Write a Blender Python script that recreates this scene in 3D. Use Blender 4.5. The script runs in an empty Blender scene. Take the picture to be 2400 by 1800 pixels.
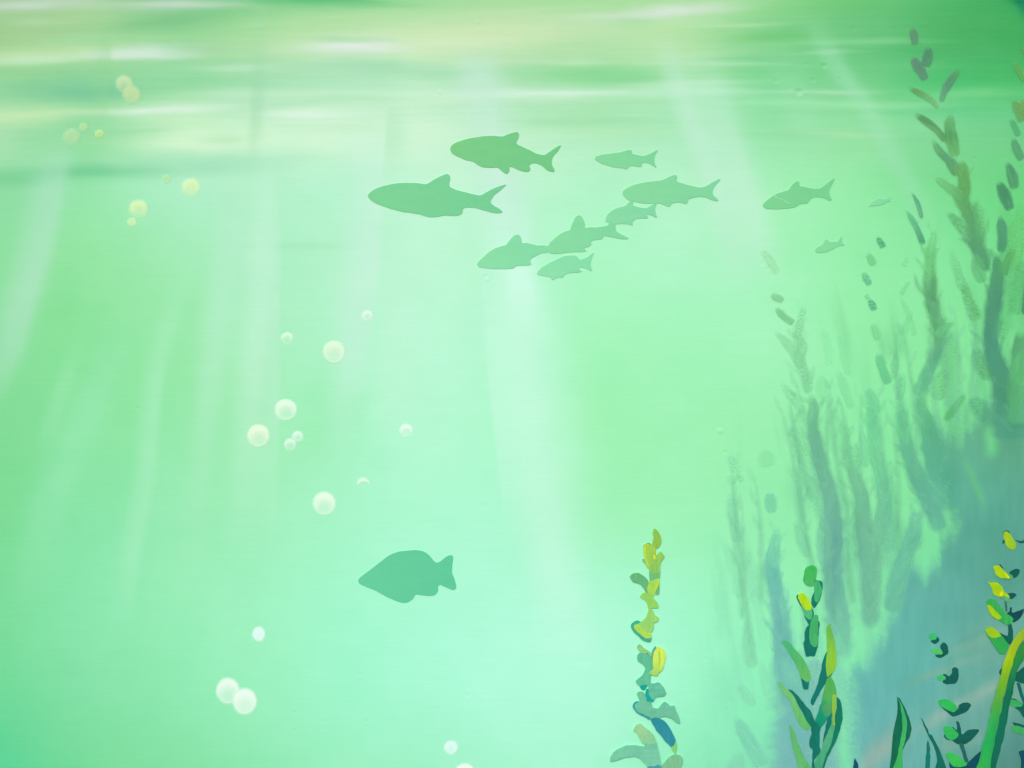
# A hand-painted wall mural of sunlit green water: the photograph is a straight-on view of that wall.
# Everything in it is paint on plaster: the water and its pale light shafts are the wall's own pigment, and each
# fish, bubble and weed is a separate low relief of thick paint standing on the wall at its real place.
# Units: the wall is measured in millimetres from its upper left corner of the view, x right, y down.
import bpy, math, random
import numpy as np
from mathutils import Vector
from mathutils.geometry import delaunay_2d_cdt

# ---------------------------------------------------------------- camera, sky, sun, exposure
scene = bpy.context.scene
COL = scene.collection
cam_data = bpy.data.cameras.new("camera")
cam = bpy.data.objects.new("camera", cam_data)
COL.objects.link(cam)
cam.location = (0.0, -3.2, 0.0)
cam.rotation_euler = (math.radians(90), 0, 0)
cam_data.sensor_width = 36.0
cam_data.lens = 36.0 * 3.2 / 2.4
cam_data.clip_start = 0.05
cam_data.clip_end = 200.0
scene.camera = cam

SUN_EL, SUN_AZ = math.radians(34), math.radians(-14)        # high, in front of the wall, a little to the left
world = bpy.data.worlds.new("World")
scene.world = world
world.use_nodes = True
wn = world.node_tree.nodes
sky = wn.new("ShaderNodeTexSky")
sky.sky_type = 'NISHITA'
sky.sun_disc = False
sky.sun_elevation = SUN_EL
sky.sun_rotation = math.radians(180) - SUN_AZ
wn["Background"].inputs[1].default_value = 0.10
world.node_tree.links.new(sky.outputs[0], wn["Background"].inputs[0])

sun_data = bpy.data.lights.new("sun", 'SUN')
sun_data.energy = 1.5
sun_data.angle = math.radians(24)
sun_data.color = (1.0, 0.93, 0.84)
sun = bpy.data.objects.new("sun", sun_data)
COL.objects.link(sun)
to_sun = Vector((math.sin(SUN_AZ) * math.cos(SUN_EL), -math.cos(SUN_AZ) * math.cos(SUN_EL), math.sin(SUN_EL)))
sun.rotation_euler = to_sun.to_track_quat('Z', 'Y').to_euler()
sun.location = to_sun * 8

scene.view_settings.view_transform = 'Standard'
scene.view_settings.look = 'None'
scene.view_settings.gamma = 1.0
scene.view_settings.use_curve_mapping = False
scene.view_settings.exposure = 0.55
scene.cycles.transparent_max_bounces = 48
scene.cycles.max_bounces = 4

WHITE = (1.116, 1.081, 1.045)     # how bright a white sheet on this wall photographs (linear), measured

rng = random.Random(5)
nrng = np.random.default_rng(11)


# ---------------------------------------------------------------- small helpers
def lin(c):
    c = np.asarray(c, dtype=float) / 255.0
    return np.where(c <= 0.04045, c / 12.92, ((c + 0.055) / 1.055) ** 2.4)


def pig(c):
    """Pigment (linear base colour) of a paint seen as sRGB c on the lit wall."""
    return np.clip(lin(c) / np.array(WHITE), 0.004, 0.93)


_LAT = nrng.random((257, 257))


def noise(x, y):
    """Smooth lattice noise, -1..1."""
    x = np.asarray(x, float); y = np.asarray(y, float)
    xi = np.floor(x).astype(int); yi = np.floor(y).astype(int)
    fx = x - xi; fy = y - yi
    fx = fx * fx * (3 - 2 * fx); fy = fy * fy * (3 - 2 * fy)
    a = _LAT[xi % 256, yi % 256]; b = _LAT[(xi + 1) % 256, yi % 256]
    c = _LAT[xi % 256, (yi + 1) % 256]; d = _LAT[(xi + 1) % 256, (yi + 1) % 256]
    return ((a * (1 - fx) + b * fx) * (1 - fy) + (c * (1 - fx) + d * fx) * fy) * 2 - 1


def sstep(a, b, x):
    t = np.clip((np.asarray(x, float) - a) / (b - a), 0, 1)
    return t * t * (3 - 2 * t)


def at(x, y, h=0.0):
    """Point of the wall (mm right, mm down, mm proud of the plaster) in metres."""
    return np.stack([(np.asarray(x, float) - 1200) / 1000, -np.asarray(h, float) / 1000 + 0 * np.asarray(x, float),
                     (900 - np.asarray(y, float)) / 1000], axis=-1)


def mesh_object(name, verts, faces, rgba, mat, parent=None, origin=None):
    """One mesh object; verts in metres, rgba = pigment and coverage per vertex."""
    o_ = np.zeros(3) if origin is None else np.asarray(origin)
    me = bpy.data.meshes.new(name)
    v = np.asarray(verts, dtype=np.float32) - o_.astype(np.float32)
    if isinstance(faces, np.ndarray):
        n, k = faces.shape
        me.vertices.add(len(v)); me.vertices.foreach_set("co", v.ravel())
        me.loops.add(n * k); me.loops.foreach_set("vertex_index", faces.astype(np.int32).ravel())
        me.polygons.add(n)
        me.polygons.foreach_set("loop_start", np.arange(0, n * k, k, dtype=np.int32))
        me.polygons.foreach_set("loop_total", np.full(n, k, dtype=np.int32))
    else:
        me.from_pydata([tuple(p) for p in v], [], faces)
    me.update(calc_edges=True)
    me.polygons.foreach_set("use_smooth", np.ones(len(me.polygons), dtype=bool))
    a = me.attributes.new("pigment", 'FLOAT_COLOR', 'POINT')
    a.data.foreach_set("color", np.asarray(rgba, dtype=np.float32).ravel())
    me.materials.append(mat)
    ob = bpy.data.objects.new(name, me)
    COL.objects.link(ob)
    if parent is not None:
        ob.parent = parent
    elif origin is not None:
        ob.location = origin
    return ob


def tag(o, label=None, cat=None, group=None, kind=None):
    if label: o["label"] = label
    if cat: o["category"] = cat
    if group: o["group"] = group
    if kind: o["kind"] = kind
    return o


def thing(name, base, label, cat, group=None):
    e = bpy.data.objects.new(name, None)
    e.empty_display_size = 0.05
    e.location = at(base[0], base[1])
    COL.objects.link(e)
    return tag(e, label, cat, group)


# ---------------------------------------------------------------- materials (node based)
def paint(name, glaze=False, dry=0.0, rough=0.55, bump=0.25, var=0.05, bristle=(60, 60, 260)):
    m = bpy.data.materials.new(name)
    m.use_nodes = True
    nt = m.node_tree; N = nt.nodes; L = nt.links
    b = N["Principled BSDF"]
    b.inputs["Roughness"].default_value = rough
    b.inputs["Specular IOR Level"].default_value = 0.12
    att = N.new("ShaderNodeAttribute"); att.attribute_name = "pigment"
    geo = N.new("ShaderNodeNewGeometry")
    mp = N.new("ShaderNodeMapping"); mp.inputs["Scale"].default_value = bristle
    L.new(geo.outputs["Position"], mp.inputs["Vector"])
    streak = N.new("ShaderNodeTexNoise"); streak.inputs["Scale"].default_value = 1.0
    streak.inputs["Detail"].default_value = 4.0; streak.inputs["Roughness"].default_value = 0.6
    L.new(mp.outputs[0], streak.inputs["Vector"])
    grain = N.new("ShaderNodeTexNoise"); grain.inputs["Scale"].default_value = 330.0
    grain.inputs["Detail"].default_value = 3.0
    L.new(geo.outputs["Position"], grain.inputs["Vector"])
    add = N.new("ShaderNodeMath"); add.operation = 'ADD'
    L.new(streak.outputs["Fac"], add.inputs[0]); L.new(grain.outputs["Fac"], add.inputs[1])
    rng_ = N.new("ShaderNodeMapRange")
    rng_.inputs["From Min"].default_value = 0.6; rng_.inputs["From Max"].default_value = 1.4
    rng_.inputs["To Min"].default_value = 1.0 - var; rng_.inputs["To Max"].default_value = 1.0 + var
    L.new(add.outputs[0], rng_.inputs["Value"])
    mul = N.new("ShaderNodeVectorMath"); mul.operation = 'SCALE'
    L.new(att.outputs["Color"], mul.inputs[0]); L.new(rng_.outputs[0], mul.inputs["Scale"])
    L.new(mul.outputs[0], b.inputs["Base Color"])
    bp = N.new("ShaderNodeBump"); bp.inputs["Strength"].default_value = bump; bp.inputs["Distance"].default_value = 0.0006
    L.new(add.outputs[0], bp.inputs["Height"]); L.new(bp.outputs[0], b.inputs["Normal"])
    if glaze:                                     # thin paint: the wall shows through where it covers little
        tr = N.new("ShaderNodeBsdfTransparent")
        mix = N.new("ShaderNodeMixShader")
        hair = N.new("ShaderNodeTexNoise"); hair.inputs["Scale"].default_value = 1.0
        hair.inputs["Detail"].default_value = 5.0; hair.inputs["Roughness"].default_value = 0.7
        mp2 = N.new("ShaderNodeMapping"); mp2.inputs["Scale"].default_value = (95, 95, 380)
        L.new(geo.outputs["Position"], mp2.inputs["Vector"]); L.new(mp2.outputs[0], hair.inputs["Vector"])
        gap = N.new("ShaderNodeMapRange"); gap.interpolation_type = 'SMOOTHSTEP'
        gap.inputs["From Min"].default_value = 0.36; gap.inputs["From Max"].default_value = 0.66
        gap.inputs["To Min"].default_value = 1.0 - dry; gap.inputs["To Max"].default_value = 1.0
        L.new(hair.outputs["Fac"], gap.inputs["Value"])
        cov = N.new("ShaderNodeMath"); cov.operation = 'MULTIPLY'; cov.use_clamp = True
        L.new(att.outputs["Alpha"], cov.inputs[0]); L.new(gap.outputs[0], cov.inputs[1])
        # light crosses the film on its way in and again on its way out, so one pass lets sqrt(1 - cover) through
        none = N.new("ShaderNodeBsdfTransparent"); none.inputs[0].default_value = (0, 0, 0, 1)
        face = N.new("ShaderNodeMath"); face.operation = 'SUBTRACT'; face.inputs[0].default_value = 1.0
        L.new(geo.outputs["Backfacing"], face.inputs[1])                # the side stuck to the plaster returns no light of its own
        front = N.new("ShaderNodeMath"); front.operation = 'MULTIPLY'
        L.new(cov.outputs[0], front.inputs[0]); L.new(face.outputs[0], front.inputs[1])
        L.new(front.outputs[0], mix.inputs[0]); L.new(none.outputs[0], mix.inputs[1]); L.new(b.outputs[0], mix.inputs[2])
        inv = N.new("ShaderNodeMath"); inv.operation = 'SUBTRACT'; inv.inputs[0].default_value = 1.0; inv.use_clamp = True
        L.new(cov.outputs[0], inv.inputs[1])
        root = N.new("ShaderNodeMath"); root.operation = 'SQRT'; L.new(inv.outputs[0], root.inputs[0])
        L.new(root.outputs[0], tr.inputs[0])
        both = N.new("ShaderNodeAddShader"); L.new(mix.outputs[0], both.inputs[0]); L.new(tr.outputs[0], both.inputs[1])
        L.new(both.outputs[0], N["Material Output"].inputs["Surface"])
    return m


M_WALL = paint("wall_emulsion", var=0.022, bump=0.10, rough=0.6, bristle=(9, 9, 240))
M_FISH = paint("fish_paint", var=0.03, bump=0.12, bristle=(30, 30, 160))
M_LEAF = paint("leaf_paint", var=0.10, bump=0.35, rough=0.45, bristle=(170, 170, 45))
M_GLAZE = paint("airbrushed_glaze", glaze=True, dry=0.06, var=0.03, bump=0.06)
M_DRY = paint("dry_brush_glaze", glaze=True, dry=0.6, var=0.08, bump=0.2)
M_HAZE = paint("scumbled_glaze", glaze=True, dry=0.35, var=0.04, bump=0.1)
M_BUBBLE = paint("white_glaze", glaze=True, dry=0.0, var=0.015, bump=0.03)

# ---------------------------------------------------------------- the wall and its water
GX = np.arange(0, 2401, 200)
GY = np.array([0, 100, 200, 300, 430, 600, 800, 1000, 1200, 1400, 1600, 1800])
BASE = np.array([
 [(165,205,160),(160,208,150),(120,200,130),(130,208,140),(150,215,150),(160,220,155),(170,222,160),(170,224,160),(165,222,155),(140,215,140),(110,200,120),(88,190,114),(50,165,88)],
 [(160,208,145),(170,220,160),(150,215,155),(175,225,165),(195,232,185),(200,235,185),(195,230,180),(185,228,175),(180,228,170),(135,212,145),(110,200,130),(84,186,110),(58,172,94)],
 [(150,215,155),(140,212,155),(155,222,165),(165,225,180),(175,232,190),(185,236,195),(170,228,180),(160,225,168),(170,230,180),(130,218,152),(125,212,145),(85,198,120),(78,190,108)],
 [(170,225,175),(150,222,165),(195,240,195),(200,243,205),(205,245,210),(205,245,212),(190,240,200),(178,236,190),(170,235,188),(150,228,170),(145,224,160),(120,212,145),(110,205,135)],
 [(145,222,165),(150,230,172),(175,240,198),(180,241,202),(185,245,208),(195,247,213),(190,246,208),(178,245,200),(180,244,200),(165,241,185),(150,236,170),(125,222,148),(105,212,128)],
 [(140,225,158),(148,231,165),(160,236,180),(170,240,195),(180,244,203),(190,248,212),(180,248,205),(173,248,198),(175,247,200),(165,245,188),(150,240,172),(135,232,160),(115,222,140)],
 [(138,224,158),(138,228,156),(152,234,170),(165,240,188),(178,246,205),(186,250,213),(178,249,206),(164,247,188),(162,246,188),(165,246,190),(150,241,172),(138,234,160),(125,228,150)],
 [(128,221,150),(138,229,160),(146,233,168),(158,239,180),(170,245,200),(180,250,210),(172,249,203),(154,243,175),(154,242,176),(152,241,175),(142,238,168),(132,232,158),(120,222,148)],
 [(124,221,150),(136,230,168),(146,234,175),(160,241,188),(166,246,200),(174,251,210),(172,250,208),(158,244,184),(158,244,184),(148,240,176),(142,236,168),(128,228,158),(110,215,150)],
 [(124,222,155),(138,232,174),(150,238,182),(160,244,194),(164,249,205),(170,252,213),(174,252,215),(168,250,208),(160,248,200),(150,243,185),(140,236,172),(120,222,165),(110,215,155)],
 [(115,220,155),(132,227,168),(142,235,178),(156,243,192),(160,248,204),(168,251,213),(174,253,218),(172,251,214),(158,248,202),(140,240,185),(132,232,175),(118,220,165),(110,212,155)],
 [(90,212,150),(118,220,155),(132,226,165),(142,234,178),(156,242,194),(160,244,200),(166,248,208),(165,248,208),(145,238,190),(130,228,180),(125,225,172),(115,216,165),(108,210,155)],
], dtype=float)


def hermite(x, xs, vals):
    """Smooth interpolation of vals (first axis at xs)."""
    x = np.clip(x, xs[0], xs[-1])
    i = np.clip(np.searchsorted(xs, x, side='right') - 1, 0, len(xs) - 2)
    d = np.gradient(vals, xs, axis=0)
    h = (xs[i + 1] - xs[i]).astype(float); t = (x - xs[i]) / h
    sh = (-1,) + (1,) * (vals.ndim - 1)
    t = t.reshape(sh); h = h.reshape(sh)
    return ((2*t**3 - 3*t**2 + 1) * vals[i] + (t**3 - 2*t**2 + t) * h * d[i]
            + (-2*t**3 + 3*t**2) * vals[i + 1] + (t**3 - t**2) * h * d[i + 1])


# brush strokes of the rippled surface and patches below it: centre x, y, half length, half height, tilt, colour, coverage
STROKES = [
 (80,60,200,40,0,(156,204,143),.6), (60,8,170,13,-.02,(206,222,212),.75), (420,12,170,13,.0,(206,222,210),.9),
 (400,47,170,22,-.10,(126,197,137),.85), (740,4,170,14,.02,(88,190,118),.85), (760,52,150,22,-.05,(178,225,163),.7),
 (80,125,210,18,0,(188,224,164),.8), (330,92,140,9,-.04,(158,218,150),.6), (345,124,120,16,-.06,(220,236,231),1.0), (250,134,90,8,0,(214,232,218),.7),
 (470,112,130,12,-.05,(165,215,165),.6), (150,208,200,21,-.02,(130,205,155),.85), (215,214,90,15,-.04,(118,199,153),.75),
 (430,192,170,20,-.03,(144,218,160),.7), (80,266,190,22,-.05,(198,235,180),.85), (370,260,130,15,-.03,(219,243,221),.9),
 (200,335,130,35,0,(143,220,153),.6), (500,335,190,26,.0,(216,248,210),.85), (220,402,170,17,-.01,(110,204,144),.9),
 (480,388,230,26,-.05,(158,225,184),.75), (40,418,120,20,0,(122,207,150),.8), (330,372,120,14,-.05,(160,226,176),.4),
 (840,108,145,17,-.02,(225,238,232),1.0), (1120,80,280,34,-.04,(207,233,185),.85), (1560,28,190,17,-.09,(214,232,214),.95),
 (1050,52,180,10,0,(186,226,170),.5), (880,160,210,22,0,(163,222,181),.8), (1400,170,210,23,.01,(137,218,150),.9),
 (1490,187,120,8,0,(128,214,145),.6), (1280,218,290,12,0,(213,245,221),.9), (950,236,260,28,-.02,(206,243,208),.7),
 (730,268,130,10,-.01,(221,247,226),.85), (1450,288,230,24,.0,(164,232,180),.6), (850,340,160,30,0,(210,247,212),.6),
 (1350,112,160,24,-.03,(174,225,170),.6), (640,170,140,20,0,(170,226,180),.5), (700,222,160,16,-.03,(196,240,200),.6),
 (1840,84,130,14,-.06,(116,204,122),.9), (2010,98,210,7,-.02,(142,221,157),.65), (2010,62,220,24,-.03,(110,200,132),.6),
 (2300,60,190,60,0,(68,174,92),.7), (2250,122,190,20,.0,(80,183,110),.6), (1750,139,130,5,-.03,(112,204,139),.5),
 (1870,168,160,28,0,(122,211,143),.6), (1900,246,330,12,.0,(162,235,177),.7), (2310,268,160,20,0,(106,208,142),.6),
 (2260,222,160,15,-.02,(136,222,151),.6), (1650,216,170,14,0,(190,242,206),.6), (1900,205,200,6,-.01,(118,210,146),.35),
 (2100,150,130,20,0,(105,202,132),.5), (2080,290,200,24,0,(146,230,168),.5), (2402,4,34,28,.5,(14,128,88),.95),
 (1130,130,120,10,0,(180,222,180),.4), (560,225,120,10,0,(200,240,205),.4), (690,575,140,9,0,(156,228,180),.35),
 (1330,1530,250,210,.0,(183,255,224),.6), (1330,1060,60,40,0,(172,250,212),.3), (770,960,80,140,0,(148,239,172),.45),  # starts with a bright pool of light painted low in the water
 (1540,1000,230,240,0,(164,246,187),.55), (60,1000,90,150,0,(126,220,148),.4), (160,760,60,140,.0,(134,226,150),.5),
]
_r = random.Random(23)
for _i in range(46):
    _y = 20 + 330 * _r.random() ** 1.1
    _x = _r.uniform(-60, 2000)
    _light = _r.random() < .5
    STROKES.append((_x, _y, _r.uniform(50, 170), _r.uniform(4, 12), _r.uniform(-.08, .02),
                    _r.choice([(206,242,206),(196,236,184),(214,244,222)]) if _light else _r.choice([(138,214,152),(150,218,160),(146,216,172)]),
                    _r.uniform(.18, .42)))
# pale shafts of light painted down through the water: spine points, half widths left/right of it, colour, coverage along
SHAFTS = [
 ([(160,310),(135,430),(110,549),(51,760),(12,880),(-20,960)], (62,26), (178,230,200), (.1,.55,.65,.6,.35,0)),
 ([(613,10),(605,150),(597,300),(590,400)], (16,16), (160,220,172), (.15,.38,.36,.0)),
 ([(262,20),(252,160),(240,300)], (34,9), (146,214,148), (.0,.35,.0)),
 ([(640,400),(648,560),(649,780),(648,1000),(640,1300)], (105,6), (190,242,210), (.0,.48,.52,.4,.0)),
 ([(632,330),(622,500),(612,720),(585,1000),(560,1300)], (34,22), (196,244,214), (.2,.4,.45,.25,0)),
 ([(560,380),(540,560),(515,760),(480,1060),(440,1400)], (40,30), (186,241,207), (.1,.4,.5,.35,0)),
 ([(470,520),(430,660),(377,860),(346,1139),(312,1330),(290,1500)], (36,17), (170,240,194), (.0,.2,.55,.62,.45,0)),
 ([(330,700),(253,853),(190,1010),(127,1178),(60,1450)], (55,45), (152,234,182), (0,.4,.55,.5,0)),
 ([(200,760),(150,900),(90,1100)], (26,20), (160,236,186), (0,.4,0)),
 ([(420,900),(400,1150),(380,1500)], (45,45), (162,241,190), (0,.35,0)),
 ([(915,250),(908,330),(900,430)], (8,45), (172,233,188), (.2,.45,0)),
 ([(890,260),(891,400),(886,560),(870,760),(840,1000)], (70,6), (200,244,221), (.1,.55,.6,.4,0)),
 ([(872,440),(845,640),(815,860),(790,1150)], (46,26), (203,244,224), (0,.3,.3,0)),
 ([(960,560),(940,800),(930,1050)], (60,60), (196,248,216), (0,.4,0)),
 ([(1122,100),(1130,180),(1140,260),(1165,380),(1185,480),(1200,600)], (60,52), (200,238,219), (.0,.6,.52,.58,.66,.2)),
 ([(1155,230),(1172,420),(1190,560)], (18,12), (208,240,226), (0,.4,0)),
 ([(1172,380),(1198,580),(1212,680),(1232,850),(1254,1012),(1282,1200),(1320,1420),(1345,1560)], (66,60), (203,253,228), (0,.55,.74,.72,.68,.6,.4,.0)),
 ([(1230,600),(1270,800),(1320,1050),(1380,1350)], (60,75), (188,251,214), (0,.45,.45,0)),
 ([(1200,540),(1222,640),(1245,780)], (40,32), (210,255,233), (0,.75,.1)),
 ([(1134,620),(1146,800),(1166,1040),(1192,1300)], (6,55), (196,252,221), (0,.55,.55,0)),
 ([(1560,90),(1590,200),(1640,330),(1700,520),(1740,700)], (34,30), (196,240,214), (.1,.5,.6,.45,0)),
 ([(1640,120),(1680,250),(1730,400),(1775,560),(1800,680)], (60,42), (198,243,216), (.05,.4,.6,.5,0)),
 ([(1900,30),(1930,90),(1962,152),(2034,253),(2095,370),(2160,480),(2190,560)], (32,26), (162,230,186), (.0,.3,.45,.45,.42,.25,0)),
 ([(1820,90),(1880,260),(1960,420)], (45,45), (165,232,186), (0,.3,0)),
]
# dents in the plaster: x, y, radius, depth
DENTS = [(1872,216,9,2.4), (1932,154,7,2.0), (1890,150,5,1.2), (1905,188,6,1.4), (1818,190,6,1.2), (2003,66,6,1.0),
         (1965,178,5,-.9), (1120,52,7,-.8), (1032,215,6,-.9), (1688,1010,8,-1.6), (1700,1060,6,1.2), (2286,372,5,1.4),
         (2262,360,4,.8), (690,1671,4,1.6), (690,1714,4,1.6), (861,1690,5,1.2), (1138,648,5,1.4), (1143,655,6,-.9),
         (842,1582,5,.8), (1095,1630,6,1.0), (1786,618,6,1.0), (322,957,6,.8), (2160,440,4,.8), (1655,1545,5,.9),
         (2080,240,4,-.7), (1790,960,4,.7), (1030,1700,4,.7), (1462,435,4,.9), (30,1330,4,.5), (1, 1535,4,1.6)]


def wall_srgb(x, y):
    shape = x.shape
    x = x.ravel(); y = y.ravel()
    out = np.empty((len(x), 3))
    # rows were laid out as a grid, so interpolate on the axes first
    xs = np.unique(x); ys = np.unique(y)
    a = hermite(ys, GY, BASE)                                     # (ny, 13, 3)
    b = hermite(xs, GX, np.swapaxes(a, 0, 1))                     # (nx, ny, 3)
    c = np.swapaxes(b, 0, 1).reshape(-1, 3)
    out[:] = c
    wy = y + noise(x / 260, y / 40) * 7 + noise(x / 70, y / 14) * 2.5
    wx = x + noise(x / 90, y / 30 + 40) * 25
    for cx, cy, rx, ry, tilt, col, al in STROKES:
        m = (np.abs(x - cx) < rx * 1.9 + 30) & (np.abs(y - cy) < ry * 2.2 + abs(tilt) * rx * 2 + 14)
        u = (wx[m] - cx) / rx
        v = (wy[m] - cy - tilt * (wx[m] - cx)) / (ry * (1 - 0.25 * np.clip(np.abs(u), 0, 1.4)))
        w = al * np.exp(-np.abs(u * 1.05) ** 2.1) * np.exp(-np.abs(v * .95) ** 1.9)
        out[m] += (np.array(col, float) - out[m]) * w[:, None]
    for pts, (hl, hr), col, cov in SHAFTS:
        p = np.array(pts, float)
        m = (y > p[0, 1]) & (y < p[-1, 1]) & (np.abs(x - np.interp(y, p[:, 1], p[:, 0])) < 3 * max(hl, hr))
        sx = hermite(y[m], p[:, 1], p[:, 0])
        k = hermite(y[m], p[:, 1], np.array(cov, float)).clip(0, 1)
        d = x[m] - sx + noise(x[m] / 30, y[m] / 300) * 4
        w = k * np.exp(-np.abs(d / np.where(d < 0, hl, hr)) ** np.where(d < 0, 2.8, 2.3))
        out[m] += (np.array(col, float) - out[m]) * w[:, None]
    # bristle marks: long and level near the surface, faint lower down
    lvl = 1.0 + 1.6 * sstep(470, 330, y)
    br = noise(x / 190, y / 5.5) * 0.6 + noise(x / 60 + 9, y / 3.2) * 0.4
    mott = noise(x / 75 + 3, y / 60) * 0.6 + noise(x / 28, y / 24 + 7) * 0.4
    out += (br * lvl)[:, None] * np.array([1.2, .7, 1.1]) + (mott * 2.2)[:, None] * np.array([1.2, .5, 1.0])
    # small worn and dusty spots
    return np.clip(out, 3, 254).reshape(shape + (3,))


def build_wall():
    step = 3.4
    fx = np.arange(-160, 2561, step); fy = np.arange(-130, 1931, step)
    xs = np.concatenate([np.arange(-1900, -160, 60), fx, np.arange(fx[-1] + 60, 4300, 60)])
    ys = np.concatenate([np.arange(-1300, -130, 60), fy, np.arange(fy[-1] + 60, 3200, 60)])
    X, Y = np.meshgrid(xs, ys)
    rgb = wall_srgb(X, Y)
    H = noise(X / 400, Y / 300) * 0.5 + noise(X / 120, Y / 90) * 0.12
    for dx, dy, r, dep in DENTS:
        r = r * .72; dep = dep * .8
        m = (np.abs(X - dx) < 5 * r) & (np.abs(Y - dy) < 5 * r)
        q = np.hypot((X[m] - dx) / 1.3, Y[m] - dy) / r
        H[m] += -dep * np.exp(-q ** 2) + 0.3 * dep * np.exp(-((q - 1.6) / .5) ** 2)
    V = at(X, Y, H - 0.9).reshape(-1, 3)
    ny, nx = X.shape
    i = (np.arange(ny - 1)[:, None] * nx + np.arange(nx - 1)[None, :]).ravel()
    F = np.stack([i, i + nx, i + nx + 1, i + 1], axis=1)
    C = np.concatenate([pig(rgb).reshape(-1, 3), np.ones((nx * ny, 1))], axis=1)
    o = mesh_object("wall", V, F, C, M_WALL)
    tag(o, "pale green wall painted as sunlit water with level ripples and slanting pale light shafts", "wall")
    return o


build_wall()


# ---------------------------------------------------------------- shapes of paint
def T(off, sc, pts):
    return [(off[0] + p[0] * sc, off[1] + p[1] * sc) for p in pts]


def smooth_closed(pts, step=3.0, tension=0.42):
    p = np.array(pts, float); n = len(p); out = []
    for i in range(n):
        p0, p1, p2, p3 = p[i - 1], p[i], p[(i + 1) % n], p[(i + 2) % n]
        L = np.linalg.norm(p2 - p1)
        t1 = (p2 - p0) * tension; t2 = (p3 - p1) * tension
        for t_, l0 in ((t1, np.linalg.norm(p2 - p0)), (t2, np.linalg.norm(p3 - p1))):
            k = np.linalg.norm(t_)
            if k > L * 0.9: t_ *= L * 0.9 / k
        m = max(1, int(round(L / step)))
        for j in range(m):
            t = j / m
            out.append((2*t**3-3*t**2+1)*p1 + (t**3-2*t**2+t)*t1 + (-2*t**3+3*t**2)*p2 + (t**3-t**2)*t2)
    return np.array(out)


def smooth_open(pts, n):
    p = np.array(pts, float)
    d = np.concatenate([[0], np.cumsum(np.linalg.norm(np.diff(p, axis=0), axis=1))])
    return hermite(np.linspace(0, d[-1], n), d, p), d / d[-1]


def inside(poly, x, y):
    r = np.zeros(len(x), bool); n = len(poly)
    for i in range(n):
        x1, y1 = poly[i - 1]; x2, y2 = poly[i]
        c = (y1 > y) != (y2 > y)
        with np.errstate(divide='ignore', invalid='ignore'):
            r ^= c & (x < (x2 - x1) * (y - y1) / (y2 - y1 + 1e-12) + x1)
    return r


def dab(name, pts, col, parent=None, col2=None, axis=None, h=1.0, base=0.1, mat=None, wob=0.8, streak=7.0, ang=None):
    """One patch of thick paint: an outline filled with a low rounded relief."""
    o = smooth_closed(pts)
    k = rng.random() * 100
    o = o + np.stack([noise(o[:, 0] / 9 + k, o[:, 1] / 9), noise(o[:, 0] / 9, o[:, 1] / 9 + k)], 1) * wob
    lo, hi = o.min(0), o.max(0)
    sp = max(3.2, min(7.0, (hi - lo).max() / 22))
    gx, gy = np.meshgrid(np.arange(lo[0], hi[0], sp), np.arange(lo[1], hi[1], sp))
    g = np.stack([gx.ravel(), gy.ravel()], 1) + nrng.uniform(-.25, .25, (gx.size, 2)) * sp
    g = g[inside(o, g[:, 0], g[:, 1])]
    if len(g):
        dist = np.sqrt(((g[:, None, :] - o[None]) ** 2).sum(-1)).min(1)
        g = g[dist > sp * 0.55]
    allp = np.concatenate([o, g]) if len(g) else o
    res = delaunay_2d_cdt([Vector((float(a), float(b))) for a, b in allp], [], [list(range(len(o)))], 1, 1e-4)
    v = np.array([(q.x, q.y) for q in res[0]]); f = [list(t)[::-1] for t in res[2]]
    d = np.sqrt(((v[:, None, :] - o[None]) ** 2).sum(-1)).min(1)
    H = base + h * sstep(-1.0, 7.0, d)
    if max(col) < 152 and mat is None: col = tuple(q * .84 for q in col)
    c = np.repeat(np.array(col, float)[None], len(v), 0)
    if col2 is not None:
        a0 = np.array(axis[0], float); a1 = np.array(axis[1], float); ax = a1 - a0
        t = ((v - a0) @ ax / (ax @ ax) + noise(v[:, 0] / 7, v[:, 1] / 7) * .08)
        c = c + (np.array(col2, float) - c) * sstep(0, 1, t)[:, None]
    if ang is None:
        e = hi - lo; ang = math.pi / 2 if e[1] > e[0] else 0.0
    ca, sa = math.cos(ang), math.sin(ang)
    al = v[:, 0] * ca + v[:, 1] * sa; ac = -v[:, 0] * sa + v[:, 1] * ca
    c = c + (noise(al / 40 + k, ac / 3.5) * streak + noise(al / 18, ac / 9 + k) * streak * .5)[:, None] * np.array([.9, .8, .8])
    # outline faces may come out either way round; turn them to the viewer
    V = at(v[:, 0], v[:, 1], H)
    ff = []
    for t in f:
        a, b, cc = (V[i] for i in t[:3])
        ff.append(t if np.cross(b - a, cc - a)[1] < 0 else t[::-1])
    # rim down to the plaster, so the paint has an edge
    nrm = len(V)
    rim = [i for i in range(len(v)) if d[i] < 0.02]
    idx = {}
    edge_count = {}
    for t in ff:
        for i in range(len(t)):
            e = (t[i], t[(i + 1) % len(t)])
            edge_count[e] = edge_count.get(e, 0) + 1
    V = list(V); C = [np.append(pig(np.clip(q, 4, 252)), 1.0) for q in c]
    def low(i):
        if i not in idx:
            idx[i] = len(V)
            V.append(V[i].copy()); C.append(C[i])                       # own vertices, so the rim stays a crisp edge
            V.append(np.array([V[i][0], 0.0012, V[i][2]])); C.append(C[i])
        return idx[i]
    for (a, b) in list(edge_count):
        if (b, a) not in edge_count:
            ia, ib = low(a), low(b)
            ff.append([ib, ia, ia + 1, ib + 1])
    org = np.array(parent.location) if parent is not None else at(*(lo + hi) / 2)
    return mesh_object(name, np.array(V), ff, np.array(C), mat or M_LEAF, parent, org)


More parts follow.
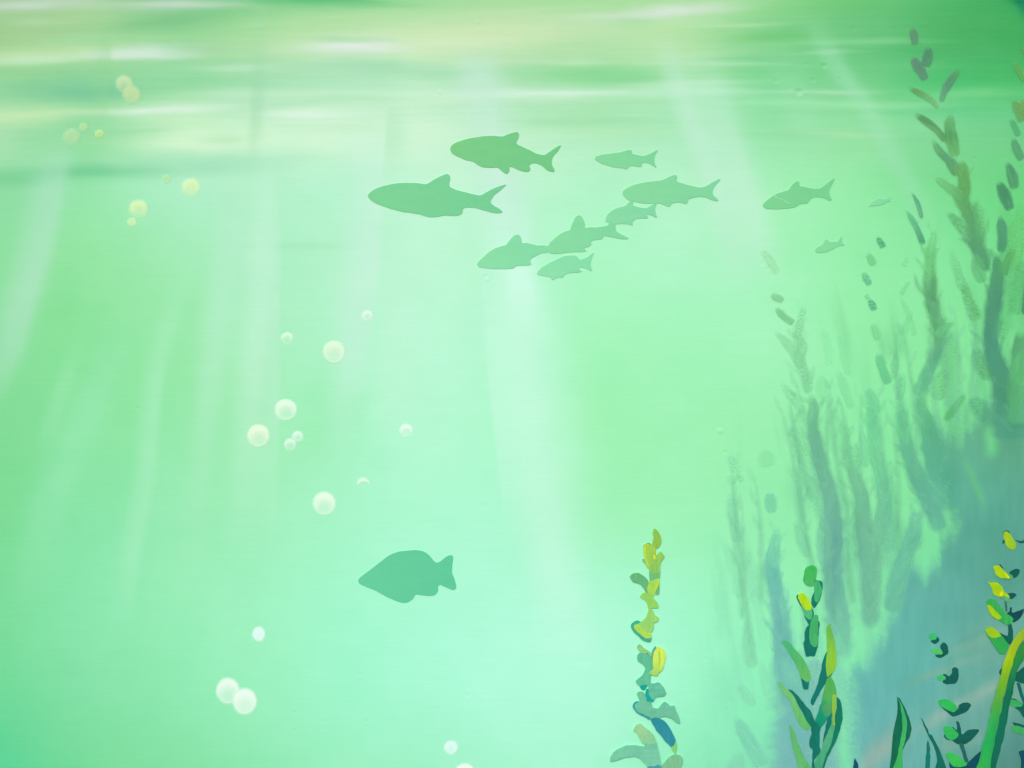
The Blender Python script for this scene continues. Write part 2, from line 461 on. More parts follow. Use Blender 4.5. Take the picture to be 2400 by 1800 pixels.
def along(val, tt, t):
    if np.ndim(val) == 0: return np.full(len(t), float(val))
    v = np.array(val, float)
    q = np.linspace(0, 1, len(v)) if len(v) != len(tt) else tt
    return np.interp(t, q, v)


def brush(name, pts, hw, col, cov, parent=None, base=0.3, dry=False, soft=0.95, ends=(.2, .2), mat=None, h=0.06):
    """One pull of a brush along a spine, thin paint that fades at its sides and ends."""
    p = np.array(pts, float)
    L = np.linalg.norm(np.diff(p, axis=0), axis=1).sum()
    n = int(max(8, L / 4))
    s, tt = smooth_open(pts, n)
    t = np.linspace(0, 1, n)
    w = along(hw, tt, t)
    tg = np.gradient(s, axis=0); tg /= np.linalg.norm(tg, axis=1)[:, None] + 1e-9
    nn = np.stack([-tg[:, 1], tg[:, 0]], 1)
    e0 = np.clip(t / max(ends[0], 1e-3), 0, 1); e1 = np.clip((1 - t) / max(ends[1], 1e-3), 0, 1)
    w = w * np.sqrt(1 - (1 - e0) ** 2 * .92) * np.sqrt(1 - (1 - e1) ** 2 * .92)
    k = rng.random() * 90
    w = w * (1 + .12 * noise(t * L / 14 + k, t * 0))
    C9 = np.linspace(-1, 1, 11)
    X = s[:, None, 0] + nn[:, None, 0] * w[:, None] * C9[None]
    Y = s[:, None, 1] + nn[:, None, 1] * w[:, None] * C9[None]
    a = along(cov, tt, t)[:, None] * sstep(0, soft, 1 - np.abs(C9))[None]
    a = a * (sstep(0, .5, e0) * sstep(0, .5, e1))[:, None]
    a = a * (1 + .22 * noise(C9[None] * 2.6 + k, t[:, None] * L / 60) + .12 * noise(C9[None] * 5, t[:, None] * L / 16 + k))
    c = np.array(col, float)
    if c.ndim == 2:
        q = np.linspace(0, 1, len(c)); c = np.stack([np.interp(t, q, c[:, j]) for j in range(3)], 1)
    else:
        c = np.repeat(c[None], n, 0)
    c = np.repeat(c[:, None, :], 11, 1) + (noise(C9[None] * 3 + k, t[:, None] * L / 40) * 5)[..., None]
    H = base + h * (1 - C9[None] ** 2) + 0 * X
    V = at(X, Y, H).reshape(-1, 3)
    i = (np.arange(n - 1)[:, None] * 11 + np.arange(10)[None]).ravel()
    F = np.stack([i, i + 1, i + 12, i + 11], 1)
    fa = V[F[:, 0]]; nrm = np.cross(V[F[:, 1]] - fa, V[F[:, 3]] - fa)[:, 1]
    if np.median(nrm) > 0: F = F[:, ::-1]
    rgba = np.concatenate([pig(np.clip(c, 4, 252)).reshape(-1, 3), np.clip(a, 0, 1).reshape(-1, 1)], 1)
    org = np.array(parent.location) if parent is not None else at(*p.mean(0))
    return mesh_object(name, V, F, rgba, mat or (M_DRY if dry else M_GLAZE), parent, org)


# ---------------------------------------------------------------- the lake bed rising at the right
def build_lake_bed():
    xs = np.arange(1640, 3300, 6.0); ys = np.arange(760, 2300, 6.0)
    X, Y = np.meshgrid(xs, ys)
    poly = np.array([(2004,2300),(2000,1900),(2003,1790),(1998,1660),(1994,1550),(2026,1560),(2044,1500),(2066,1470),(2092,1400),(2122,1340),
                     (2150,1352),(2180,1310),(2210,1262),(2232,1225),(2212,1160),(2190,1085),(2172,1010),(2184,975),(2215,1000),(2246,1030),(2280,985),
                     (2300,935),(2335,905),(2390,880),(2470,880),(2600,1000),(3300,1300),(3300,2300)], float)
    wx = X + noise(X / 30, Y / 60) * 8; wy = Y + noise((X + (1400 - Y) * .1) / 16 + 30, Y / 400) * 32 + noise(X / 5, Y / 70 + 9) * 8 - 4
    o = []
    for i in range(len(poly)):
        a, b = poly[i], poly[(i + 1) % len(poly)]
        m = max(2, int(np.linalg.norm(b - a) / 8))
        o.append(a + (b - a) * np.linspace(0, 1, m, endpoint=False)[:, None])
    o = np.concatenate(o)
    px, py = wx.ravel(), wy.ravel()
    d = np.full(px.shape, 1e9)
    for k in range(0, len(o), 64):
        q = o[k:k + 64]
        d = np.minimum(d, np.sqrt((px[:, None] - q[None, :, 0]) ** 2 + (py[:, None] - q[None, :, 1]) ** 2).min(1))
    sd = np.where(inside(poly, px, py), d, -d).reshape(X.shape)
    A = sstep(-22, 32, sd + noise(X / 6, Y / 6) * 7) * 0.98
    keys = [((2040,1650),(94,178,176)),((2100,1560),(88,178,169)),((2250,1400),(84,168,156)),((2300,1250),(78,164,144)),((2370,1000),(82,162,128)),
            ((2230,1150),(82,173,146)),((2200,1060),(88,174,138)),((2160,1480),(88,178,166)),((2120,1750),(100,176,170)),((2300,1700),(94,164,152)),
            ((2330,1500),(100,167,151)),((2390,1780),(72,136,128)),((2380,1330),(76,154,138)),((2060,1520),(96,184,170)),((2700,1600),(70,140,128)),((2030,1790),(94,174,174))]
    W = 0; C = 0
    for (kx, ky), kc in keys:
        w = 1 / (((X - kx) ** 2 + (Y - ky) ** 2) / 1e4 + .25) ** 1.7
        W = W + w; C = C + w[..., None] * np.array(kc, float)
    C = C / W[..., None]
    # sandy ridges and one clear patch
    for x0, y0, x1, y1, hw, col, al in [(2005,1820,2115,1708,25,(142,178,166),.9),(2165,1704,2350,1598,15,(140,180,166),.9),(2140,1600,2300,1536,10,(118,174,156),.75),
                                        (2225,1530,2350,1478,16,(112,172,152),.7),(2195,1752,2300,1728,16,(122,172,156),.7),(2250,1655,2350,1640,20,(108,170,160),.5),
                                        (2230,1510,2330,1470,5,(86,160,148),.6),(2290,1590,2350,1560,6,(84,160,150),.5),(2340,1680,2400,1600,18,(120,170,150),.6),
                                        (2322,1000,2324,1068,17,(104,214,136),.85),(2176,1235,2166,1330,16,(124,224,156),.85),(2183,1115,2204,1195,11,(116,214,150),.8),(2266,1080,2302,1176,9,(94,192,132),.75),(2215,1200,2232,1260,7,(100,195,140),.5)]:
        ux, uy = x1 - x0, y1 - y0; ln = math.hypot(ux, uy)
        t = ((X - x0) * ux + (Y - y0) * uy) / ln ** 2
        dd = ((X - x0) * -uy + (Y - y0) * ux) / ln + noise(X / 30, Y / 30) * 4
        w = al * np.exp(-np.abs((t - .5) / .55) ** 4) * np.exp(-np.abs(dd / hw) ** 2.4)
        C = C + (np.array(col, float) - C) * w[..., None]
    C = C * .96 + np.array([12., 8., 8.]) + (noise(X / 9, Y / 60) * 3.5 + noise(X / 40, Y / 40) * 3)[..., None]
    V = at(X, Y, 0.3 + 0 * X).reshape(-1, 3)
    ny, nx = X.shape
    i = (np.arange(ny - 1)[:, None] * nx + np.arange(nx - 1)[None]).ravel()
    F = np.stack([i, i + nx, i + nx + 1, i + 1], 1)
    av = A.ravel(); F = F[(av[F] > 0.004).any(1)]
    used = np.unique(F); remap = np.full(nx * ny, -1); remap[used] = np.arange(len(used)); F = remap[F]
    rgba = np.concatenate([pig(np.clip(C, 4, 252)).reshape(-1, 3), av[:, None]], 1)[used]
    ob = mesh_object("lake_bed", V[used], F, rgba, M_GLAZE)
    ob["kind"] = "structure"


build_lake_bed()


def build_weed_haze():
    """The far weeds that blur into one mass of upright dry brush marks."""
    xs = np.arange(1560, 2900, 3.5); ys = np.arange(380, 2100, 8.0)
    X, Y = np.meshgrid(xs, ys)
    lean = np.interp(X, [1600, 1900, 2200, 2400], [.20, .17, .10, .04])
    u = X + (Y - 1800) * -1 * lean
    top = np.interp(X, [1560, 1660, 1700, 1800, 1880, 2000, 2100, 2200, 2300, 2400, 2900], [2000, 1300, 1080, 960, 780, 700, 620, 560, 520, 440, 300])
    ragged = top + noise(u / 22, X * 0 + 5) * 110 + noise(u / 8, X * 0 + 40) * 60
    m = sstep(-20, 260, Y - ragged) * sstep(1600, 1730, X)
    st = noise(u / 26, Y / 260) * .7 + noise(u / 9 + 50, Y / 120) * .22 + noise(X / 70, Y / 90) * .45
    dens = np.interp(X, [1650, 1850, 2050, 2400], [.36, .46, .60, .72])
    A = m * dens * sstep(-.25, .55, st)
    keys = [((1720,1200),(132,214,168)),((1760,1600),(130,212,178)),((1900,1300),(112,198,160)),((1950,1650),(122,196,180)),((1900,900),(126,212,150)),
            ((2080,1050),(102,196,146)),((2200,800),(98,188,120)),((2350,700),(86,176,108)),((2150,600),(112,206,134)),((2380,500),(88,176,100)),((2200,1000),(92,182,130))]
    W = 0; C = 0
    for (kx, ky), kc in keys:
        w = 1 / (((X - kx) ** 2 + (Y - ky) ** 2) / 1e4 + .25) ** 1.6
        W = W + w; C = C + w[..., None] * np.array(kc, float)
    C = C / W[..., None]
    V = at(X, Y, 0.2 + 0 * X).reshape(-1, 3)
    ny, nx = X.shape
    i = (np.arange(ny - 1)[:, None] * nx + np.arange(nx - 1)[None]).ravel()
    F = np.stack([i, i + nx, i + nx + 1, i + 1], 1)
    av = np.clip(A, 0, 1).ravel(); F = F[(av[F] > 0.004).any(1)]
    used = np.unique(F); remap = np.full(nx * ny, -1); remap[used] = np.arange(len(used)); F = remap[F]
    rgba = np.concatenate([pig(np.clip(C, 4, 252)).reshape(-1, 3), av[:, None]], 1)[used]
    ob = mesh_object("distant_weeds", V[used], F, rgba, M_HAZE)
    tag(ob, "mass of far pale weeds blurring together at the right", "weeds", kind="stuff")


build_weed_haze()

# ---------------------------------------------------------------- hazy weeds behind
G1 = (86, 146, 104)


def weed(base, label, leaves, stems=(), layer=0.9, thin=()):
    w = thing("water_weed", base, label, "water weed", "hazy weeds in the background")
    z = layer * 0.5
    for pts, hw, col, cov, *dry in stems:
        brush("stem", pts, np.array(hw) * 1.4, col, np.array(cov) * (1.35 if dry and dry[0] else 1.15), w, base=z, dry=bool(dry and dry[0]), soft=.55, ends=(.10, .10) if len(pts) > 3 else (.25, .2)); z += 0.02
    for pts, hw, col, cov, *dry in leaves:
        brush("leaf", pts, np.array(hw) * 1.2, col, np.array(cov) * (1.35 if dry and dry[0] else 1.15), w, base=z, dry=bool(dry and dry[0]), soft=.4, ends=(.42, .16)); z += 0.02
    for bx, by, ln, lean, bend in thin:                      # fine hazy stems between the thick ones
        q = [(bx - lean * ln * t + bend * math.sin(t * 3.1), by - ln * t) for t in (0, .25, .5, .75, 1)]
        c = np.array([112, 192, 148]) + rng.uniform(-8, 10)
        brush("stem", q, [15, 14, 12, 9, 5], tuple(c), [.5, .55, .5, .4, .22], w, base=z, dry=rng.random() < .4, soft=1.0, ends=(.12, .3)); z += 0.01
        for t in (.35, .55, .72, .9):
            px, py = bx - lean * ln * t + bend * math.sin(t * 3.1), by - ln * t
            sd = rng.choice((-1, 1)); l2 = rng.uniform(28, 52)
            brush("leaf", [(px, py), (px + sd * l2 * .3, py - l2 * .55), (px + sd * l2 * .42, py - l2)], [8, 10, 5], tuple(c + 6), rng.uniform(.25, .42), w,
                  base=z, dry=rng.random() < .4, soft=1.0, ends=(.25, .5)); z += 0.005
    for pts, hw, col, cov, *dry in stems:
        if len(pts) < 4: continue
        q, _ = smooth_open(pts, 60)
        Ls = np.linalg.norm(np.diff(q, axis=0), axis=1).sum()
        n = int(Ls / 26)
        for j in range(n):
            i = int((j + .3 + .5 * rng.random()) / n * 56) + 2
            c = np.array(col, float); c = c if c.ndim == 1 else c[min(len(c) - 1, int(i / 60 * len(c)))]
            side = 1 if j % 2 else -1
            tx, ty = q[i] - q[i - 2]; k = math.hypot(tx, ty) + 1e-6; tx, ty = -tx / k, -ty / k      # up along the stem
            ang = side * rng.uniform(.35, .7)
            dx, dy = tx * math.cos(ang) - ty * math.sin(ang), tx * math.sin(ang) + ty * math.cos(ang)
            ln = rng.uniform(38, 80); b = rng.uniform(-.12, .12)
            p0 = q[i]; p1 = p0 + ln * .5 * np.array([dx, dy]) + ln * b * np.array([-dy, dx]); p2 = p0 + ln * np.array([dx, dy])
            brush("leaf", [tuple(p0), tuple(p1), tuple(p2)], [8, rng.uniform(9, 12), 5], tuple(c + np.array([8, 10, 2])), rng.uniform(.35, .6), w,
                  base=z, dry=rng.random() < .5, soft=.9, ends=(.2, .5)); z += 0.01
    return w


# tall olive weed reaching nearly to the surface
weed((2315, 900), "tall olive weed with paired leaves reaching nearly to the painted surface", [
 ([(2139,62),(2142,82),(2146,106)], 10, (96,146,112), .85),
 ([(2176,107),(2175,130),(2168,158)], 12, (82,142,108), .9),
 ([(2135,130),(2151,154),(2171,188)], [9,12,11], (92,144,116), .9),
 ([(2252,158),(2230,186),(2214,213),(2205,242)], [10,11,9,7], [(92,158,96),(88,146,118),(104,176,128)], .85),
 ([(2127,204),(2153,217),(2180,232),(2202,254)], [8,9,8,6], [(92,148,82),(106,176,106),(120,196,130)], .85),
 ([(2141,265),(2170,284),(2194,303),(2219,333)], [9,11,9,9], [(84,150,92),(94,160,98)], .85),
 ([(2230,258),(2226,298),(2231,329),(2241,370)], [10,14,18,12], [(110,190,118),(84,156,92),(108,188,108)], .85),
 ([(2183,322),(2204,356),(2228,380),(2246,414)], [7,10,12,13], [(104,180,112),(88,156,108),(92,160,102)], .85),
 ([(2252,372),(2257,402),(2260,445)], [11,15,15], (98,172,98), .8),
 ([(2186,410),(2211,429),(2235,449),(2256,474)], [7,10,11,11], [(118,206,128),(96,172,106)], .75),
 ([(2216,494),(2240,516),(2257,537),(2276,570)], [9,13,13,12], [(98,178,116),(94,170,116)], .8, True),
 ([(2284,590),(2293,629),(2304,664)], [10,15,13], (100,186,122), .75),
], [([(2254,392),(2260,436),(2254,466),(2268,492),(2281,521),(2289,569),(2304,610),(2317,640)], [13,15,17,17,17,19,16,8], [(98,164,92),(94,166,100),(84,158,106),(78,150,112)], .9),
    ([(2276,470),(2292,500),(2297,560)], [10,14,12], (98,186,116), .6, True)], 1.0)

weed((2377, 1030), "thick blue green stalk with upright leaves at the far right behind", [
 ([(2338,422),(2353,453),(2369,494)], [9,15,12], (74,146,106), .95),
 ([(2342,500),(2348,535),(2349,569),(2344,594)], [8,12,12,8], (78,156,112), .9),
 ([(2358,376),(2372,411),(2378,444)], [8,14,12], (82,152,108), .9),
 ([(2368,276),(2380,300),(2388,320)], 8, (84,176,118), .8),
 ([(2373,320),(2383,349),(2396,376)], [7,11,10], (84,162,110), .85),
 ([(2372,232),(2387,257),(2402,284)], [8,15,15], (104,164,92), .9),
 ([(2404,228),(2396,250),(2388,268)], [8,8,7], (110,168,90), .8),
 ([(2378,140),(2389,168),(2404,192)], [7,8,8], (92,168,84), .7),
 ([(2388,108),(2406,132)], 5, (84,158,84), .6),
 ([(2379,575),(2360,617),(2349,646)], [8,12,12], (88,170,104), .85),
 ([(2392,470),(2384,560),(2378,640)], [16,22,16], (98,196,108), .55, True),
 ([(2400,600),(2392,680),(2376,740)], [18,26,18], (90,186,112), .65, True),
 ([(2408,650),(2406,700),(2400,740)], [9,11,8], (66,140,106), .8),
 ([(2392,770),(2386,830),(2384,900)], [14,17,20], (86,164,112), .85),
 ([(2362,700),(2352,760),(2346,800)], [14,18,12], (98,196,122), .55, True),
 ([(2400,800),(2394,900),(2394,1000)], [20,30,34], (96,190,120), .6),
], [([(2334,588),(2338,641),(2332,689),(2327,738),(2322,800),(2328,838),(2345,882),(2366,950),(2380,1040)], [7,14,18,19,20,20,24,34,46],
     [(78,160,106),(76,148,116),(72,148,120),(76,150,116),(80,164,132)], .95)], 1.1)

weed((2180, 1198), "slender hazy weed with two dark narrow leaves at its tip", [
 ([(2135,448),(2151,477),(2161,514)], [4,6,5], (92,170,128), .85),
 ([(2121,487),(2143,523),(2165,575)], [5,8,8], [(116,206,144),(76,158,118)], .9),
 ([(2240,754),(2209,771),(2190,790)], [6,9,9], (100,192,126), .7),
 ([(2131,598),(2115,625)], 6, (122,218,150), .45),
 ([(2133,655),(2110,692)], 6, (116,214,146), .5),
 ([(2140,720),(2122,770),(2112,830)], [7,8,6], (118,216,148), .4),
 ([(2110,690),(2130,740),(2145,790)], [6,8,7], (120,214,146), .4),
 ([(2226,570),(2240,620),(2256,668),(2274,690)], [8,11,13,10], [(124,220,150),(100,184,124)], .55, True),
 ([(2256,660),(2272,710),(2292,752)], [10,14,18], (94,178,108), .7, True),
 ([(2266,918),(2237,955),(2214,988)], [8,11,9], (92,184,116), .75),
 ([(2284,808),(2298,856),(2318,890)], [12,18,14], (86,168,108), .75, True),
 ([(2276,925),(2294,958),(2312,986)], [12,20,14], (84,172,124), .7, True),
 ([(2216,860),(2204,900),(2196,940)], [16,20,16], (98,184,112), .55, True),
], [([(2196,530),(2182,581),(2180,629),(2180,665),(2183,705),(2193,742),(2203,780),(2198,815),(2180,860),(2162,905),(2148,945)], [7,12,14,16,16,14,14,13,15,16,14],
     [(116,212,132),(100,186,112),(84,156,106),(92,172,116),(88,168,134),(92,182,134)], [.45,.6,.7,.95,.85,.75,.75,.8,.75,.7,.5]),
    ([(2166,925),(2158,945),(2170,990),(2186,1050),(2206,1120),(2228,1200)], [12,16,20,26,30,30], [(96,186,130),(88,174,140),(86,172,146)], [.5,.75,.85,.9,.8,.4]),
    ([(2112,950),(2116,996),(2125,1046),(2149,1114),(2180,1181),(2206,1249)], [11,14,17,20,22,20], [(106,202,144),(94,178,144),(96,176,152)], [.6,.85,.9,.95,.9,.6])], 1.2,
  [(2150,1130,380,.10,10),(2200,1010,320,.04,-12),(2240,1010,300,.02,10),(2262,1000,260,-.08,8),(2120,1010,240,.08,-8),(2284,960,230,.02,12),(2220,960,250,.1,8)])

weed((1964, 1460), "broad bluish stem with dry olive leaves left of the tall weeds", [
 ([(1783,582),(1803,608),(1823,642)], [8,11,9], (152,224,164), .6, True),
 ([(1805,690),(1822,698),(1838,704)], [8,10,8], (132,208,152), .8),
 ([(1816,719),(1838,742),(1861,758)], [7,9,9], (124,202,142), .8),
 ([(1811,772),(1844,803),(1866,833),(1881,864)], [8,11,13,12], (134,216,156), .6),
 ([(1829,893),(1861,937),(1886,970)], [8,12,8], (132,216,156), .55, True),
 ([(1846,992),(1870,1025),(1898,1068)], [8,11,10], (132,216,160), .5, True),
 ([(1790,1050),(1796,1075),(1800,1096)], [14,19,14], (134,220,162), .45),
 ([(1862,1215),(1880,1268),(1894,1308)], [9,14,12], (122,206,162), .5),
 ([(1926,760),(1938,800),(1942,860)], [7,12,8], (140,232,168), .4),
 ([(1930,870),(1924,905),(1926,950)], [10,13,10], (136,226,160), .5),
 ([(1934,1190),(1928,1260),(1932,1330)], [12,16,14], (116,196,164), .55),
], [([(1886,716),(1874,757),(1869,788),(1880,815),(1872,835),(1887,876),(1895,925)], [8,10,12,13,13,12,11], [(140,222,164),(126,206,144),(120,198,146),(122,202,150)], .65, True),
    ([(1894,915),(1906,945),(1904,990),(1913,1040),(1927,1095),(1945,1160),(1953,1235),(1952,1310),(1956,1390),(1966,1470),(1976,1560)], [10,12,13,15,17,19,22,25,28,28,24],
     [(110,192,142),(104,178,146),(108,180,152),(100,170,156),(102,176,156),(108,182,162)], [.5,.8,.88,.9,.9,.9,.95,.95,.9,.7,.3])], 1.0,
  [(1930,1300,430,.16,10),(1912,1360,330,.12,-12),(1880,1240,300,.18,8),(1936,1420,300,.05,14),(1905,1180,260,.22,-6),(1925,1130,240,-.05,8)])

weed((2031, 1340), "pale blue green weed stem rising between the broad stem and the tall weeds", [
 ([(1966,770),(1978,830),(1990,884)], [7,10,9], (136,228,164), .5),
 ([(1960,860),(1980,910),(1996,960)], [9,12,10], (130,220,158), .5),
 ([(1998,1030),(2004,1070),(2000,1110)], [12,15,12], (118,212,156), .5, True),
 ([(2016,1000),(2026,1050),(2030,1100)], [7,10,9], (116,212,152), .5),
 ([(2078,1080),(2090,1160),(2094,1250)], [9,13,12], (112,204,150), .5),
 ([(2060,1100),(2076,1190),(2084,1300)], [12,18,18], (108,196,158), .55),
], [([(1981,985),(1985,1069),(1997,1105),(2017,1153),(2023,1213),(2032,1286),(2040,1390),(2040,1480)], [9,13,14,17,20,22,22,20],
     [(120,206,146),(108,186,146),(104,178,150),(106,180,156)], [.5,.6,.7,.85,.85,.85,.7,.4]),
    ([(2040,935),(2044,985),(2048,1050),(2062,1110),(2072,1165),(2062,1230),(2050,1310),(2042,1400),(2040,1480)], [9,13,13,14,16,17,18,20,18],
     [(106,206,148),(108,200,150),(114,190,152),(112,186,158)], [.5,.65,.65,.7,.75,.75,.75,.7,.4]),
    ([(2150,1190),(2142,1249),(2117,1316),(2098,1384),(2088,1440)], [12,18,20,22,20], (104,188,156), [.4,.75,.85,.85,.6])], 0.9,
  [(2006,1330,420,.10,12),(2030,1280,380,.02,-10),(2070,1330,440,.05,12),(2000,1420,260,.04,-8),(2084,1240,300,.12,8),(1990,1210,330,.14,-10),(2100,1300,330,.03,10)])

weed((2082, 960), "row of small dark brush marks forming a broken weed", [
 ([(2056,553),(2062,565),(2071,583)], [5,8,6], (66,158,110), .95, True),
 ([(2066,566),(2076,578)], 4, (88,176,122), .7, True),
 ([(2033,592),(2042,608),(2048,624)], [7,9,8], (112,206,138), .75),
 ([(2021,636),(2030,652),(2040,670)], [6,9,7], (88,180,128), .85, True),
 ([(2028,688),(2036,702)], 6, (116,210,146), .6),
 ([(2036,700),(2044,714),(2050,730)], [6,9,7], (66,164,122), .95, True),
 ([(2044,755),(2052,778),(2058,798)], [8,11,9], (122,214,146), .65),
 ([(2057,822),(2068,862),(2084,902)], [9,12,13], (104,202,140), .75),
 ([(2031,905),(2046,940),(2058,968)], [10,14,10], (112,208,150), .6),
 ([(2100,820),(2098,860),(2094,890)], [6,9,7], (112,204,140), .5, True),
 ([(2114,870),(2112,910),(2106,940)], [9,12,10], (106,200,142), .55, True),
], (), 1.0)

weed((1838, 1790), "bluish weed clump behind the green plant with yellow bud", [
 ([(1802,1150),(1806,1172),(1808,1204)], [11,14,11], (116,206,164), .65),
 ([(1782,1540),(1800,1610),(1836,1680)], [10,16,16], (134,216,176), .35),
 ([(1768,1310),(1786,1350),(1790,1420)], [8,12,10], (134,226,172), .35),
 ([(1880,1380),(1892,1450),(1890,1520)], [10,16,14], (118,200,168), .4),
], [([(1824,1228),(1814,1290),(1808,1337),(1819,1388),(1830,1453),(1838,1525),(1858,1598),(1876,1690),(1884,1800),(1880,1900)], [9,16,18,18,20,26,42,62,72,74],
     [(120,212,168),(108,190,172),(106,182,172),(112,186,176),(118,184,182),(116,182,180)], [.6,.8,.92,.9,.8,.8,.78,.8,.8,.7]),
    ([(1900,1540),(1930,1640),(1935,1760),(1930,1880)], [20,28,30,30], (124,188,178), .55)], 0.8)

weed((1770, 1800), "faint pale weed at the left edge of the weed bed", [
 ([(1706,1060),(1720,1090),(1732,1112)], [9,12,9], (132,222,164), .45, True),
 ([(1709,1150),(1718,1213),(1728,1276)], [10,13,12], (130,214,168), .5),
 ([(1694,1262),(1721,1327),(1738,1408)], [11,15,13], (136,222,172), .45),
 ([(1752,1448),(1754,1507),(1764,1568)], [12,18,14], (134,216,174), .5),
 ([(1726,1600),(1748,1628),(1768,1656)], [10,14,11], (134,216,178), .4),
 ([(1718,1672),(1758,1743),(1790,1800)], [12,20,22], (122,204,176), .6),
 ([(1740,1756),(1724,1800),(1716,1860)], [14,22,22], (134,208,180), .45),
 ([(1730,1110),(1740,1130)], 6, (112,204,150), .4, True),
 ([(1662,1230),(1700,1320),(1712,1400)], [16,24,20], (146,236,182), .3),
], (), 0.7,
  [(1740,1460,360,.08,8),(1766,1560,400,.06,-10),(1782,1420,320,.05,10),(1722,1330,260,.04,6)])

